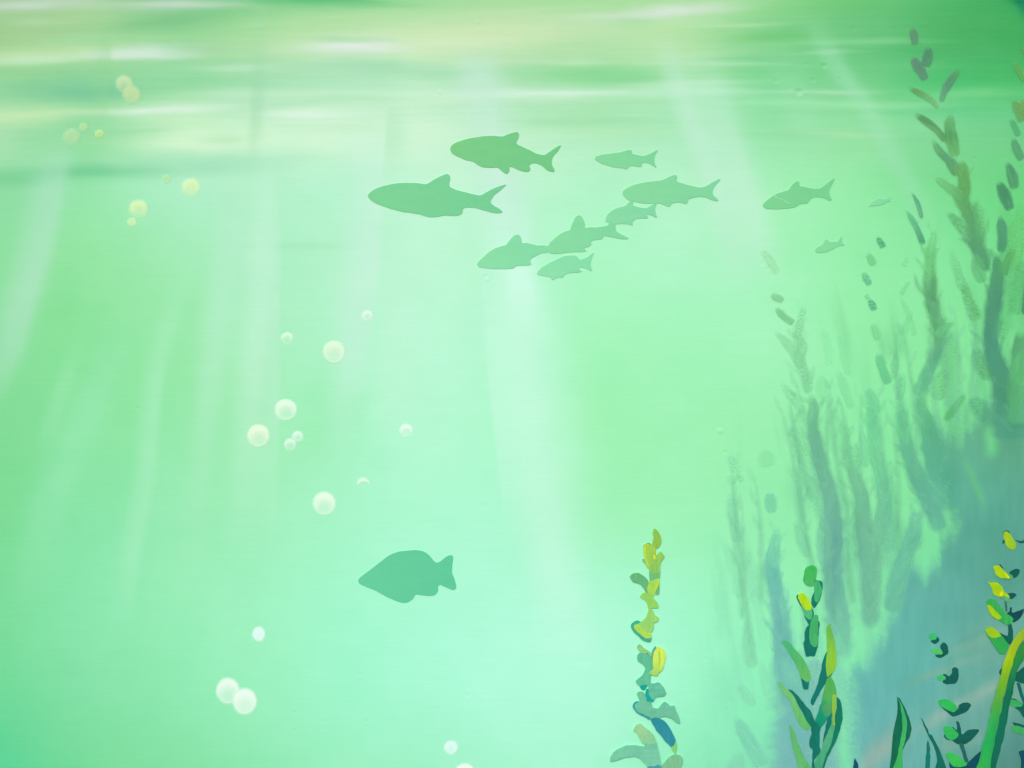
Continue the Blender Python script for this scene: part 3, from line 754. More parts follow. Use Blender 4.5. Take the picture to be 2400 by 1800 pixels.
# ---------------------------------------------------------------- fish
C2 = ((800, 0), .36166); R1 = ((1100, 400), .18083); R2 = ((1400, 380), .14467); R3 = ((1760, 390), .16275); C5 = ((800, 1200), .36166)
FISH = [
 (C2, (121,206,135), "deep green fish leading the shoal, the one swimming highest", [(706,968),(712,945),(740,925),(800,904),(880,888),(960,880),(1040,884),(1075,872),(1115,858),(1138,855),(1150,865),(1148,890),(1135,918),(1138,932),(1170,950),(1215,970),(1255,992),(1300,1004),(1325,1000),(1360,975),(1420,940),(1405,975),(1375,1010),(1362,1045),(1368,1075),(1382,1105),(1370,1113),(1340,1105),(1300,1075),(1265,1058),(1235,1058),(1218,1070),(1224,1095),(1215,1110),(1190,1113),(1150,1100),(1110,1082),(1090,1082),(1088,1105),(1075,1125),(1055,1118),(1030,1100),(1010,1084),(960,1086),(915,1082),(880,1065),(850,1046),(800,1034),(750,1012),(718,992)]),
 (C2, (124,212,150), "longest green fish with tall hooked back fin, furthest left in the shoal", [(172,1272),(185,1250),(220,1225),(280,1203),(350,1190),(430,1184),(500,1188),(550,1192),(600,1165),(650,1138),(685,1127),(703,1140),(705,1165),(700,1195),(705,1212),(750,1232),(820,1250),(880,1265),(905,1265),(940,1245),(1000,1215),(1065,1195),(1040,1225),(990,1265),(968,1305),(985,1330),(1020,1350),(1043,1370),(1030,1380),(980,1378),(920,1362),(870,1348),(820,1344),(790,1352),(783,1380),(760,1396),(720,1400),(670,1396),(630,1404),(580,1407),(545,1402),(500,1388),(440,1378),(380,1368),(310,1350),(240,1325),(195,1300)]),
 (C2, (133,218,156), "small slim green fish alone behind the highest fish", [(1642,1028),(1660,1010),(1720,998),(1790,990),(1840,978),(1870,971),(1885,978),(1885,995),(1920,1005),(1965,1010),(1990,1000),(2020,985),(2052,972),(2035,1005),(2028,1035),(2034,1065),(2043,1090),(2020,1075),(1990,1058),(1960,1055),(1945,1065),(1945,1080),(1925,1082),(1895,1075),(1870,1078),(1850,1095),(1820,1090),(1760,1082),(1700,1065),(1660,1045)]),
 (R2, (135,219,159), "mid sized green fish whose belly touches a smaller fish below", [(405,490),(420,460),(470,425),(560,380),(680,345),(800,325),(920,308),(1020,295),(1110,265),(1190,225),(1250,208),(1290,215),(1298,250),(1282,300),(1340,330),(1440,362),(1560,390),(1650,408),(1740,395),(1850,335),(1960,275),(1990,268),(1985,300),(1930,360),(1885,420),(1868,490),(1885,540),(1930,580),(1960,625),(1900,628),(1830,600),(1740,568),(1650,560),(1560,575),(1480,600),(1465,645),(1440,680),(1400,672),(1340,655),(1270,658),(1210,672),(1175,715),(1140,718),(1080,695),(1020,670),(900,672),(800,668),(700,660),(600,640),(520,620),(450,575),(415,530)]),
 (R2, (137,221,165), "small blunt headed fish wedged between two larger fish", [(128,940),(140,895),(175,840),(230,790),(310,745),(400,720),(450,705),(500,660),(545,622),(585,640),(575,690),(640,720),(720,738),(790,740),(850,715),(900,685),(950,665),(960,690),(940,745),(942,800),(955,850),(970,890),(940,895),(880,868),(830,842),(805,845),(825,905),(780,910),(700,912),(630,925),(585,950),(570,1000),(575,1025),(540,1018),(480,1000),(400,998),(310,1005),(270,1000),(190,985),(150,970)]),
 (R1, (136,221,162), "pale green fish with the tallest rounded back fin, low in the shoal", [(1020,975),(1050,930),(1110,870),(1180,820),(1260,780),(1300,770),(1320,720),(1355,640),(1390,590),(1420,578),(1455,595),(1485,650),(1500,700),(1503,738),(1560,735),(1660,732),(1740,720),(1790,712),(1815,685),(1890,680),(1895,740),(1905,780),(1960,820),(2060,868),(2060,880),(2000,888),(1900,872),(1800,852),(1745,845),(1715,885),(1660,895),(1600,905),(1575,935),(1585,960),(1540,985),(1495,1000),(1500,1025),(1520,1040),(1460,1052),(1380,1055),(1270,1060),(1150,1078),(1060,1075),(1020,1050),(1010,1010)]),
 (R1, (139,225,167), "pale green fish whose tail meets the nose of the fish behind it", [(100,1220),(120,1180),(180,1120),(260,1050),(350,1000),(430,975),(480,960),(500,930),(545,870),(590,835),(625,828),(660,845),(680,890),(685,935),(760,938),(830,955),(880,968),(960,968),(1015,978),(1035,1010),(1020,1055),(980,1065),(930,1075),(860,1105),(800,1145),(790,1160),(805,1215),(760,1228),(680,1230),(600,1240),(575,1265),(520,1272),(420,1275),(300,1275),(200,1265),(130,1250)]),
 (R1, (142,227,171), "small pale fish with arched back, lowest of the shoal", [(875,1330),(890,1300),(960,1240),(1050,1185),(1140,1145),(1220,1110),(1300,1098),(1360,1098),(1400,1115),(1425,1150),(1480,1140),(1530,1120),(1570,1085),(1610,1060),(1615,1075),(1590,1120),(1575,1180),(1575,1230),(1588,1300),(1560,1292),(1500,1262),(1450,1250),(1425,1260),(1440,1290),(1460,1305),(1400,1320),(1330,1322),(1270,1335),(1225,1360),(1210,1385),(1170,1380),(1120,1395),(1085,1420),(1060,1400),(1040,1378),(980,1370),(920,1355),(880,1345)]),
 (R3, (127,214,148), "green fish with a scratch across its head, right of the shoal", [(172,560),(190,530),(250,475),(320,425),(400,385),(480,358),(545,340),(570,300),(610,250),(650,218),(680,212),(700,235),(705,280),(760,292),(850,312),(930,320),(1000,315),(1070,265),(1140,215),(1190,175),(1208,170),(1190,225),(1150,300),(1130,360),(1140,420),(1165,480),(1130,490),(1060,460),(980,442),(900,448),(860,470),(840,500),(810,530),(740,540),(690,550),(660,575),(590,595),(500,605),(400,615),(300,615),(220,605),(185,585)]),
 (R3, (138,221,159), "tiny pale fish under the scratched fish, near the dark brush marks", [(922,1210),(940,1180),(990,1145),(1040,1110),(1060,1070),(1085,1045),(1115,1070),(1135,1090),(1200,1085),(1245,1085),(1280,1040),(1305,1005),(1315,1020),(1315,1095),(1350,1130),(1300,1140),(1250,1155),(1200,1180),(1150,1205),(1090,1230),(1010,1245),(950,1240)]),
 (R3, (138,221,163), "tiniest fish, almost invisible, between the scratched fish and the weeds", [(1700,580),(1710,540),(1760,505),(1810,475),(1850,460),(1890,470),(1930,475),(1970,460),(2020,430),(2010,470),(2005,505),(1960,510),(1910,540),(1850,560),(1780,568),(1730,570)]),
 (C5, (102,208,157), "deep bodied teal fish swimming alone low in the open water", [(108,445),(120,425),(180,380),(250,325),(310,280),(370,258),(430,250),(500,248),(550,265),(590,305),(615,327),(640,320),(680,290),(708,278),(723,290),(720,340),(718,395),(735,440),(746,485),(735,503),(715,505),(680,490),(640,472),(628,480),(625,515),(605,538),(570,545),(520,540),(482,535),(465,560),(430,585),(395,588),(350,575),(290,548),(220,510),(160,485),(118,465)]),
]
for k, (tr, col, label, pts) in enumerate(FISH):
    q = T(*tr, pts)
    xs = [p[0] for p in q]; ym = sum(p[1] for p in q) / len(q)
    f = dab("fish", q, col, None, col2=tuple(c * s for c, s in zip(col, (.955, .985, 1.0))), axis=((min(xs), ym), (max(xs), ym)),
            h=0.03, base=0.05 + 0.03 * (k % 3), mat=M_FISH, wob=0.45, streak=2.0, ang=0.0)
    tag(f, label, "fish", "dark fish of the shoal" if k < 11 else None)
    if "scratch" in label:
        f.location = f.location
        for sp in ([(320,425),(430,470),(520,520),(575,545)],):
            b = brush("scratch", T(*R3, sp), 2.0, (160,232,178), .6, None, base=0.3, soft=.9, ends=(.2,.2))
            b.parent = f; b.matrix_parent_inverse = f.matrix_basis.inverted()

# ---------------------------------------------------------------- bubbles: x, y, rx, ry, colour, rim cover, middle cover, label
Y1 = (208, 230, 176); Y2 = (206, 240, 165); YW = (222, 248, 182); WG = (232, 255, 232); WW = (236, 255, 240); WC = (226, 255, 245)
BUBBLES = [
 (291,197,23,23,Y1,.85,.45,"tan bubble tucked behind another in the top left pair"),
 (309,222,24,24,(196,224,164),.9,.75,"olive bubble in front in the top left pair"),
 (168,321,23,22,(186,226,168),.75,.5,"faint olive bubble, larger of the trio near the left edge"),
 (196,299,13,13,(190,230,158),.6,.5,"dim yellow bubble behind the faint olive one"),
 (233,314,13,12,(200,234,150),.85,.5,"small yellow bubble right of the dim yellow one"),
 (390,419,13,13,(184,234,166),.65,.5,"small faint bubble up left of the bright yellowish bubble"),
 (448,440,24,24,YW,.9,.5,"bright yellowish bubble alone below the ripples"),
 (325,490,25,24,YW,.9,.45,"pale yellow bubble with a smaller one under it"),
 (309,521,13,13,(208,243,180),.85,.75,"small yellow bubble under the pale yellow one"),
 (673,793,16,16,WG,.75,.1,"small ring bubble left of the large ring bubble"),
 (783,825,27,27,(228,252,220),.95,.35,"large ring bubble with green middle"),
 (861,741,15,14,WG,.8,.15,"small ring bubble, uppermost of the middle stream"),
 (670,960,27,26,WG,1.0,.3,"large pale bubble above the touching small pair"),
 (606,1021,27,27,(234,254,222),1.0,.35,"large pale bubble left of the touching small pair"),
 (698,1023,15,14,WW,.8,.3,"small bubble behind in the touching pair"),
 (680,1042,16,16,WW,.8,.15,"small bubble in front in the touching pair"),
 (952,1009,17,17,WW,.95,.15,"small white bubble standing apart on the right"),
 (852,1135,17,17,WG,.85,.0,"half faded crescent bubble"),
 (760,1180,28,28,WG,1.0,.35,"large pale bubble lowest of the middle stream"),
 (607,1486,17,20,WC,1.0,.85,"solid white oval bubble above the big overlapping pair"),
 (534,1619,29,32,WW,.95,.4,"big white bubble behind in the overlapping pair"),
 (574,1644,29,32,WW,1.0,.6,"big white bubble in front in the overlapping pair"),
 (1057,1752,18,18,WC,1.0,.7,"small white bubble above the one cut by the bottom edge"),
 (1090,1815,27,27,WW,1.0,.7,"white bubble cut by the bottom edge"),
]
NR, NS = 14, 40
rr = np.linspace(0, 1, NR + 1)[1:]; th = np.linspace(0, 2 * math.pi, NS, endpoint=False)
for k, (bx, by, rx, ry, col, rim, mid, label) in enumerate(BUBBLES):
    R, TH = np.meshgrid(rr, th, indexing='ij')
    wobk = 1 + .03 * noise(np.cos(TH) * 1.5 + k * 3, np.sin(TH) * 1.5)
    u = np.concatenate([[0], (R * np.cos(TH) * wobk).ravel()]); v = np.concatenate([[0], (R * np.sin(TH) * wobk).ravel()])
    r = np.concatenate([[0], R.ravel()])
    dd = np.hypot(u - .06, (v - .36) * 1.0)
    top = sstep(.10, .92, dd) * (.42 + .58 * np.clip(.55 - v, 0, 1))  # painted highlight: the white covers more toward each bubble's top
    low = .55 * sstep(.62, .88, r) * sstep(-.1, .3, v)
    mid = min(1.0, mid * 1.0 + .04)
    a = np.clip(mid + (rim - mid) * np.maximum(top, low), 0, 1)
    if k < 9: a = a * sstep(1.0, .5, r) ** .6 * (1 - .4 * sstep(-.1, .9, v))
    if k == 17: a = rim * sstep(.55, .9, dd) * sstep(.25, -.25, v)
    a = a * sstep(1.0, .74 if rx > 20 else .60, r)
    H = 0.2 + 0.1 * (k % 4) + 0.12 * np.sqrt(np.clip(1 - r ** 2, 0, 1))
    V = at(bx + u * rx * 1.08, by + v * ry * 1.08, H)
    F = []
    for j in range(NS):
        F.append([0, 1 + (j + 1) % NS, 1 + j])
        for i in range(NR - 1):
            p0 = 1 + i * NS; p1 = p0 + NS
            F.append([p0 + j, p0 + (j + 1) % NS, p1 + (j + 1) % NS, p1 + j])
    F = [f if np.cross(V[f[1]] - V[f[0]], V[f[2]] - V[f[0]])[1] < 0 else f[::-1] for f in F]
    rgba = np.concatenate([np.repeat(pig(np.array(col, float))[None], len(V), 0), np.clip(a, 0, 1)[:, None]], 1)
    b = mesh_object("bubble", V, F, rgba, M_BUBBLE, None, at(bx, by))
    tag(b, label, "bubble", "rising bubbles")


# ---------------------------------------------------------------- plants in front, thick paint
def plant(name, base, label, pieces, tr, cat="water plant", group="painted plants in front"):
    e = thing(name, base, label, cat, group)
    add_pieces(e, pieces, tr)
    return e


def add_pieces(e, pieces, tr, z0=1.0, dz=0.08):
    z = z0 + dz * len(e.children)
    for pc in pieces:
        part, col, pts = pc[0], pc[1], T(*tr, pc[2])
        kw = {}
        if len(pc) > 3:
            kw = dict(col2=pc[3], axis=T(*tr, pc[4]))
        dab(part, pts, col, e, base=z, h=0.06, wob=0.9, **kw)
        z += dz


A4 = ((1400, 1220), .19293); A5 = ((1400, 1500), .18083)
p = plant("pondweed", (1545, 1830), "yellow green pondweed of stubby leaves standing alone in the middle", [
 ("leaf",(92,190,142),[(545,470),(590,478),(600,535),(560,512)]),
 ("stem",(112,190,122),[(640,600),(760,590),(757,720),(750,890),(705,902),(725,790),(640,750)]),
 ("leaf",(142,196,78),[(690,95),(730,120),(765,180),(775,240),(760,310),(720,340),(670,300),(680,220),(674,150)]),
 ("leaf",(120,180,95),[(590,285),(625,268),(660,300),(620,315)]),
 ("leaf",(165,210,78),[(560,300),(600,278),(650,292),(708,340),(715,420),(770,375),(815,430),(780,500),(765,560),(755,640),(645,640),(640,610),(590,540),(570,450),(557,370)],(140,200,98),((560,330),(760,600))),
 ("leaf",(198,226,66),[(562,310),(580,320),(590,420),(625,560),(600,530),(575,430)]),  # yellow highlight painted on the leaf beneath
 ("leaf",(226,232,28),[(682,412),(702,420),(705,465),(688,465)]),  # small painted highlight on the same leaf
 ("leaf",(104,184,124),[(395,690),(420,650),(490,638),(560,670),(625,750),(610,870),(585,865),(520,775),(430,740)]),
 ("leaf",(168,220,86),[(640,740),(752,705),(742,780),(700,880),(670,930),(620,890),(605,820)]),
 ("leaf",(208,230,60),[(748,712),(756,722),(730,800),(710,835),(716,790)]),  # highlight painted along the edge of the leaf beneath
 ("leaf",(146,214,100),[(520,930),(560,880),(660,880),(680,940),(730,1000),(735,1060),(665,1065),(640,1085),(618,1075),(600,1010),(570,960)]),
 ("leaf",(62,180,142),[(410,1260),(470,1215),(530,1235),(560,1330),(650,1400),(660,1430),(630,1475),(550,1450),(460,1370),(412,1310)]),
 ("leaf",(152,216,112),[(622,1075),(670,1090),(700,1150),(745,1180),(735,1230),(690,1240),(680,1320),(640,1370),(560,1400),(450,1310),(440,1270),(520,1240),(590,1180),(608,1130)]),
 ("leaf",(178,224,88),[(445,1300),(490,1262),(560,1330),(648,1368),(652,1420),(580,1425),(510,1370)]),
], A4)
add_pieces(p, [
 ("leaf",(142,206,128),[(515,90),(550,50),(580,80),(640,130),(700,170),(712,230),(650,170),(560,165)]),
 ("leaf",(86,176,150),[(708,140),(750,80),(762,90),(740,180),(722,260),(700,230)]),
 ("leaf",(96,194,150),[(510,210),(540,170),(620,165),(680,200),(715,280),(715,360),(690,460),(680,560),(640,590),(540,590),(500,540),(520,510),(580,460),(620,370),(590,320),(530,270)]),
 ("leaf",(12,170,150),[(548,588),(640,580),(612,640),(575,642)]),
 ("leaf",(210,238,92),[(740,130),(790,90),(850,110),(885,180),(870,300),(840,390),(790,430),(770,465),(700,450),(670,415),(720,370),(720,240)],(164,214,104),((790,250),(730,450))),
 ("leaf",(170,216,96),[(792,150),(812,140),(822,230),(810,330),(790,340),(795,240)]),
 ("stem",(22,172,156),[(640,640),(668,630),(690,720),(735,760),(720,800),(670,800),(625,760),(625,690)]),
 ("leaf",(100,194,156),[(665,565),(740,565),(800,550),(850,600),(890,680),(860,725),(760,740),(720,765),(670,700),(665,620)]),
 ("leaf",(44,162,168),[(460,850),(485,808),(540,800),(560,940),(690,1010),(680,1032),(600,985),(525,952),(475,900)]),
 ("leaf",(110,195,157),[(510,700),(545,668),(600,680),(620,720),(640,790),(700,820),(720,870),(780,890),(830,840),(870,800),(910,820),(950,855),(1000,850),(1010,900),(1050,980),(1075,1080),(1020,1060),(950,1010),(880,985),(820,1000),(770,1020),(720,1025),(660,990),(590,950),(535,935),(490,890),(480,840),(500,815),(545,790)]),
 ("leaf",(46,146,158),[(690,1030),(760,1000),(850,1040),(920,1110),(970,1200),(1010,1290),(1020,1350),(990,1400),(960,1385),(880,1310),(790,1200),(730,1110)]),
 ("leaf",(132,210,122),[(1010,1310),(1030,1370),(1010,1465),(985,1440),(955,1385),(990,1360)]),
 ("leaf",(120,203,166),[(165,1570),(180,1500),(250,1420),(350,1375),(470,1360),(600,1375),(660,1330),(760,1310),(790,1430),(830,1600),(850,1800),(690,1800),(650,1640),(620,1600),(550,1530),(480,1505),(370,1520),(260,1550)]),
 ("leaf",(158,211,150),[(470,1170),(510,1100),(560,1085),(610,1130),(680,1180),(740,1250),(755,1330),(690,1345),(600,1345),(550,1280),(510,1200)],(135,207,155),((520,1120),(700,1345))),
 ("leaf",(126,196,146),[(830,1700),(850,1620),(900,1560),(950,1510),(1020,1485),(1080,1500),(1100,1570),(1070,1659),(1040,1800),(840,1800)]),
 ("stem",(72,166,166),[(650,1645),(740,1630),(800,1610),(835,1640),(850,1830),(680,1830)]),
], A5)

B6 = ((1800, 1300), .16883); B7 = ((1800, 1520), .16883)
p = plant("pondweed", (1905, 1830), "green plant with one yellow bud and long teal leaves", [
 ("leaf",(64,184,88),[(485,350),(500,270),(520,190),(560,155),(610,147),(660,170),(680,215),(670,300),(655,380),(630,430),(590,440),(520,420)],(74,184,100),((560,160),(570,440))),
 ("leaf",(12,148,120),[(640,370),(710,362),(752,380),(755,450),(740,560),(690,680),(640,740),(605,690),(610,600),(640,520)]),
 ("leaf",(66,180,112),[(645,375),(708,370),(735,440),(740,520),(720,600),(680,660),(642,610),(645,480)]),
 ("leaf",(16,148,122),[(395,590),(415,556),(450,600),(560,640),(600,720),(635,790),(630,870),(590,960),(560,965),(510,870),(480,760),(430,670)]),
 ("leaf",(80,188,122),[(460,700),(590,720),(612,800),(600,880),(575,905),(520,860),(490,790)]),
 ("bud",(178,222,34),[(415,590),(430,545),(470,530),(510,545),(560,610),(600,700),(592,760),(530,770),(490,730),(440,650)]),
 ("leaf",(2,140,120),[(560,980),(590,940),(700,920),(715,950),(700,1050),(690,1270),(640,1410),(590,1405),(530,1415),(500,1300),(490,1230),(510,1190),(510,1080),(530,1010)]),
 ("leaf",(70,180,106),[(590,940),(620,870),(650,832),(690,835),(700,920),(690,1050),(695,1180),(680,1260),(640,1280),(590,1240),(570,1160),(570,1050)]),
 ("leaf",(2,142,126),[(455,1690),(560,1700),(565,1760),(558,1862),(495,1864),(470,1790)]),
 ("leaf",(74,184,118),[(190,1215),(235,1185),(300,1220),(370,1310),(450,1390),(520,1500),(575,1620),(592,1670),(580,1730),(550,1765),(460,1715),(430,1640),(400,1560),(330,1430),(250,1300)],(100,190,102),((220,1200),(540,1720))),
 ("leaf",(2,145,128),[(820,1340),(815,1500),(815,1620),(890,1610),(895,1630),(860,1700),(800,1775),(720,1905),(650,2045),(620,2088),(595,2065),(600,2005),(660,1865),(720,1675),(760,1485)]),
 ("leaf",(108,186,76),[(815,1010),(860,960),(885,1060),(920,1180),(945,1350),(950,1480),(930,1580),(880,1650),(820,1690),(800,1560),(805,1430),(820,1340),(815,1150)],(140,200,60),((850,1000),(850,1500))),
], B6)
add_pieces(p, [
 ("leaf",(116,194,120),[(135,470),(180,465),(240,540),(330,620),(400,740),(440,850),(500,950),(560,1040),(590,1090),(540,1125),(490,1110),(430,1030),(370,910),(300,730),(210,620),(160,530)],(98,190,104),((180,500),(520,1100))),
 ("leaf",(2,142,116),[(280,570),(330,580),(430,670),(520,790),(590,870),(640,1000),(625,1100),(590,1080),(530,1000),(480,900),(420,790),(350,650)]),
 ("leaf",(96,186,110),[(290,1060),(330,1090),(380,1200),(440,1360),(500,1510),(590,1640),(640,1800),(450,1800),(390,1540),(350,1400),(320,1240)]),
 ("leaf",(2,146,112),[(950,680),(1000,720),(1025,830),(1035,920),(1010,1080),(960,1230),(880,1400),(800,1570),(740,1800),(660,1800),(760,1560),(850,1350),(890,1200),(920,1050),(935,860)]),
 ("leaf",(86,174,126),[(850,1000),(925,1040),(905,1180),(870,1330),(800,1480),(740,1659),(700,1800),(630,1800),(640,1640),(680,1500),(740,1420),(760,1300),(830,1120)],(70,170,125),((880,1050),(680,1659))),
 ("leaf",(2,142,120),[(830,930),(885,890),(870,1050),(840,1130),(760,1300),(790,1140)]),
 ("leaf",(84,176,86),[(780,560),(810,440),(860,385),(910,450),(945,590),(950,800),(930,830),(890,880),(830,950),(760,1060),(710,1110),(640,1110),(650,1000),(700,860),(750,700)],(18,150,116),((860,600),(730,960))),
 ("leaf",(88,162,98),[(760,800),(850,760),(900,830),(840,940),(770,930)],(60,158,104),((850,780),(780,930))),
 ("leaf",(138,190,72),[(885,650),(945,640),(948,800),(920,950),(925,1060),(895,1060),(890,900)]),
 ("stem",(2,142,118),[(600,1100),(660,1010),(720,1090),(715,1200),(710,1340),(725,1420),(680,1480),(640,1560),(650,1800),(605,1800),(610,1500),(620,1400),(580,1360),(575,1280),(600,1180)]),
], B7)

B8 = ((2060, 1460), .20494)
plant("blade_plant", (2003, 1840), "short dark blue blade just showing at the bottom edge", [("leaf",(18,96,134),[(1205,1520),(1240,1580),(1265,1680),(1280,1800),(1180,1800),(1185,1640),(1192,1580)])], B7)
plant("blade_plant", (2095, 1840), "wide dark green blade with a light green midrib", [
 ("blade",(8,128,96),[(205,850),(240,870),(290,960),(340,1080),(370,1190),(355,1290),(310,1370),(260,1480),(210,1800),(115,1800),(140,1500),(155,1290),(190,1130),(215,980)]),
 ("midrib",(56,172,104),[(212,842),(240,900),(270,960),(310,1090),(320,1200),(300,1320),(270,1450),(270,1659),(275,1800),(165,1800),(165,1659),(210,1520),(240,1350),(265,1200),(260,1050),(235,920)],(64,180,92),((240,900),(240,1500)))], B8)
plant("blade_plant", (2200, 1840), "thin dark blade leaning left with a ragged edge", [("leaf",(14,130,112),[(478,1082),(500,1110),(560,1215),(575,1270),(600,1275),(630,1330),(680,1430),(710,1490),(720,1520),(770,1659),(800,1800),(640,1800),(645,1659),(665,1560),(640,1450),(580,1320),(530,1210)])], B8)
plant("blade_plant", (2174, 1840), "narrow upright dark blade beside the leaning ragged blade", [("leaf",(50,140,118),[(560,1340),(578,1400),(584,1500),(582,1659),(585,1800),(520,1800),(525,1659),(540,1500),(545,1390)],(14,122,108),((560,1350),(550,1540)))], B8)
plant("leafy_sprig", (2270, 1840), "sprig of separate two tone leaf pairs left of the thick stalk", [
 ("leaf",(8,112,106),[(590,205),(650,150),(690,200),(640,240)]),
 ("leaf",(62,188,108),[(575,130),(650,120),(660,160),(640,190),(590,195)]),
 ("leaf",(18,116,98),[(700,250),(740,218),(775,250),(795,340),(740,380),(690,400),(640,370),(715,350),(725,320),(700,290)]),
 ("leaf",(80,196,96),[(600,290),(640,285),(700,310),(730,340),(710,360),(640,350),(605,330)]),
 ("leaf",(12,110,96),[(730,590),(770,588),(800,610),(830,580),(840,520),(870,505),(905,530),(905,620),(880,690),(820,695),(780,705),(730,680),(745,640)]),
 ("leaf",(66,190,108),[(660,620),(700,590),(740,600),(765,640),(720,660),(680,655)]),
 ("leaf",(12,110,98),[(690,935),(800,1005),(870,1000),(905,975),(912,940),(960,915),(1030,915),(1055,940),(1000,1010),(930,1040),(860,1070),(810,1050)]),
 ("leaf",(52,190,92),[(680,880),(740,870),(810,885),(870,930),(900,980),(850,1020),(790,1000),(720,960),(685,930)]),
 ("stem",(14,112,98),[(888,1120),(920,1140),(940,1260),(960,1270),(1020,1225),(1140,1222),(1110,1280),(1040,1350),(980,1385),(890,1380),(830,1340),(760,1320),(745,1280),(840,1190),(890,1225)]),
 ("leaf",(50,184,90),[(742,1180),(800,1180),(860,1220),(910,1270),(880,1320),(830,1340),(770,1310),(745,1250)]),
 ("stem",(44,124,114),[(920,1378),(960,1380),(1020,1580),(990,1590),(950,1480)]),
 ("leaf",(6,96,112),[(800,1580),(860,1630),(960,1640),(1020,1590),(1100,1520),(1170,1465),(1180,1520),(1110,1680),(1060,1800),(860,1800)]),
 ("leaf",(56,190,86),[(768,1490),(850,1490),(920,1530),(990,1590),(1000,1625),(930,1645),(850,1640),(790,1570)]),
], B8)

D1 = ((2200, 1220), .18083)
p = plant("leafy_sprig", (2375, 1520), "leafy stem at the right edge with bright yellow tipped leaves", [
 ("leaf",(18,112,94),[(838,155),(865,126),(905,132),(925,170),(890,200),(840,300),(828,290),(832,255),(860,240)]),
 ("leaf",(164,202,28),[(842,152),(880,137),(920,175),(960,230),(1000,300),(988,370),(930,370),(880,330),(850,250)],(150,196,34),((860,160),(960,360))),
 ("stem",(20,114,100),[(990,252),(1060,260),(1120,250),(1200,240),(1200,270),(1120,278),(1060,290),(1030,275)]),
 ("stem",(24,110,92),[(778,565),(800,568),(835,618),(815,612)]),
 ("leaf",(84,170,96),[(790,700),(905,680),(975,742),(880,765),(800,745)]),
 ("leaf",(168,208,22),[(705,590),(780,585),(830,630),(880,680),(915,750),(860,742),(800,740),(740,700),(720,640)]),
 ("leaf",(228,222,6),[(848,680),(880,690),(917,742),(890,745)]),
 ("leaf",(10,106,96),[(915,680),(960,640),(1010,625),(1050,640),(1040,690),(975,745),(950,710)]),
 ("leaf",(90,178,112),[(665,795),(730,776),(775,810),(790,990),(870,985),(912,1010),(902,1052),(840,1022),(760,960)]),
 ("leaf",(164,208,24),[(632,785),(670,803),(720,800),(780,815),(820,860),(850,930),(910,955),(918,1000),(850,980),(790,990),(720,960),(690,890),(660,835)]),
 ("leaf",(234,224,14),[(788,940),(828,918),(828,970),(800,982)]),
 ("leaf",(6,106,104),[(888,945),(960,934),(1008,960),(960,1005),(920,1012),(912,965)]),
 ("stem",(52,140,112),[(852,1045),(876,1050),(888,1175),(870,1168)]),
 ("leaf",(6,92,100),[(885,1205),(918,1180),(925,1125),(945,1125),(948,1190),(1030,1172),(1098,1142),(1092,1200),(1030,1280),(960,1312),(940,1260)]),
 ("leaf",(54,174,82),[(622,1060),(660,1012),(720,1030),(780,1090),(840,1170),(900,1220),(957,1270),(945,1320),(895,1357),(820,1320),(720,1260),(650,1170)]),
 ("leaf",(162,208,14),[(622,1098),(660,1093),(730,1165),(800,1235),(815,1250),(770,1283),(730,1270),(660,1200)]),
], D1)
add_pieces(p, [
 ("stem",(8,114,96),[(1330,90),(1400,120),(1475,145),(1478,20),(1515,18),(1532,170),(1505,240),(1460,225),(1400,150)]),
 ("leaf",(48,168,82),[(1230,125),(1300,160),(1390,140),(1450,200),(1478,260),(1450,330),(1420,362),(1370,340),(1320,270),(1260,180)]),
 ("leaf",(154,200,32),[(1220,70),(1270,48),(1320,60),(1380,120),(1392,150),(1310,172),(1260,150),(1225,100)]),
], B8)

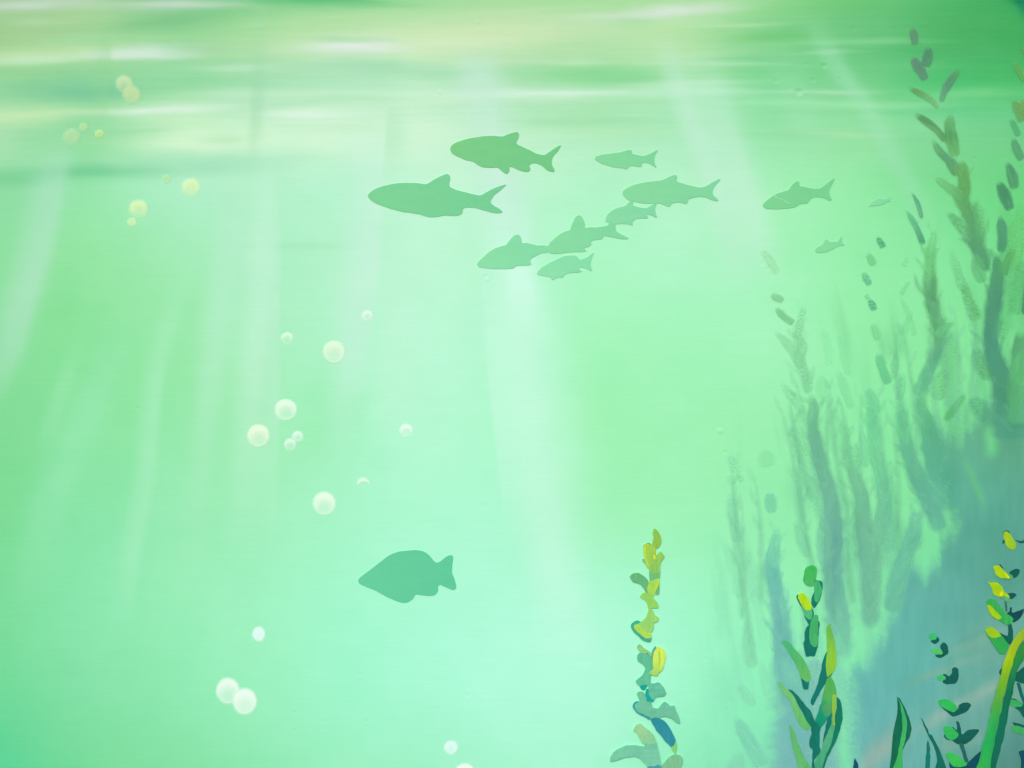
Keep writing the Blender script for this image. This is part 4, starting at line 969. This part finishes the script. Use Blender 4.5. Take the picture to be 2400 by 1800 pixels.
stalk = thing("thick_stalk", (2295, 1840), "thick arching stalk, painted lime on its lit left and dark on its shaded right", "water plant", "painted plants in front")
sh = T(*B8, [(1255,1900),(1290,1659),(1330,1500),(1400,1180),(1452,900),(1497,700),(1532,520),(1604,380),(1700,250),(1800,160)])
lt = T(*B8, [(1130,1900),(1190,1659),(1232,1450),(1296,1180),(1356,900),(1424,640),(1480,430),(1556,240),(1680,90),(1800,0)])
brush("shaded_side", sh, [v * .205 for v in (44,40,40,46,48,46,56,62,66,66)], [(12,112,84),(10,108,82),(14,112,84),(16,114,84),(40,140,70),(60,140,50)], 1.0, stalk, base=2.9, soft=.18, ends=(.01,.01), mat=M_LEAF, h=0.5)  # shade on the stalk's right side, painted as dark colour
brush("lit_side", lt, [v * .205 for v in (76,72,66,58,54,52,50,50,48,46)], [(56,180,76),(52,178,82),(36,172,88),(46,172,84),(84,168,66),(120,182,44),(164,198,24),(150,186,40),(130,176,50)], 1.0, stalk, base=3.3, soft=.18, ends=(.01,.01), mat=M_LEAF, h=0.5)  # light on the stalk's left side, painted as lime colour

p = plant("leafy_sprig", (2410, 1840), "dark leaved plant half out of view behind the thick stalk", [
 ("leaf",(10,124,88),[(1680,270),(1610,385),(1640,405),(1700,420),(1760,380),(1760,290)]),
 ("leaf",(10,112,92),[(1505,480),(1560,512),(1580,562),(1620,530),(1680,490),(1740,520),(1730,690),(1650,690),(1560,662),(1495,625),(1495,550)]),
 ("leaf",(16,116,98),[(1375,560),(1412,512),(1440,540),(1420,592),(1390,590)]),
 ("stem",(22,124,112),[(1575,690),(1612,695),(1665,870),(1710,960),(1700,1020),(1650,930)]),
 ("leaf",(6,114,98),[(1478,862),(1560,872),(1665,945),(1720,1000),(1720,1100),(1650,1080),(1600,1000),(1500,925)]),
 ("leaf",(58,174,94),[(1455,885),(1520,872),(1590,895),(1640,945),(1560,962),(1480,930)]),
 ("leaf",(12,110,98),[(1525,1140),(1600,1150),(1720,1190),(1720,1230),(1580,1190)]),
 ("leaf",(66,172,98),[(1518,1172),(1600,1178),(1700,1220),(1700,1290),(1580,1262),(1520,1230)]),
 ("leaf",(12,92,112),[(1600,1470),(1665,1455),(1760,1500),(1760,1800),(1590,1800),(1625,1620),(1622,1560)]),
], B8)
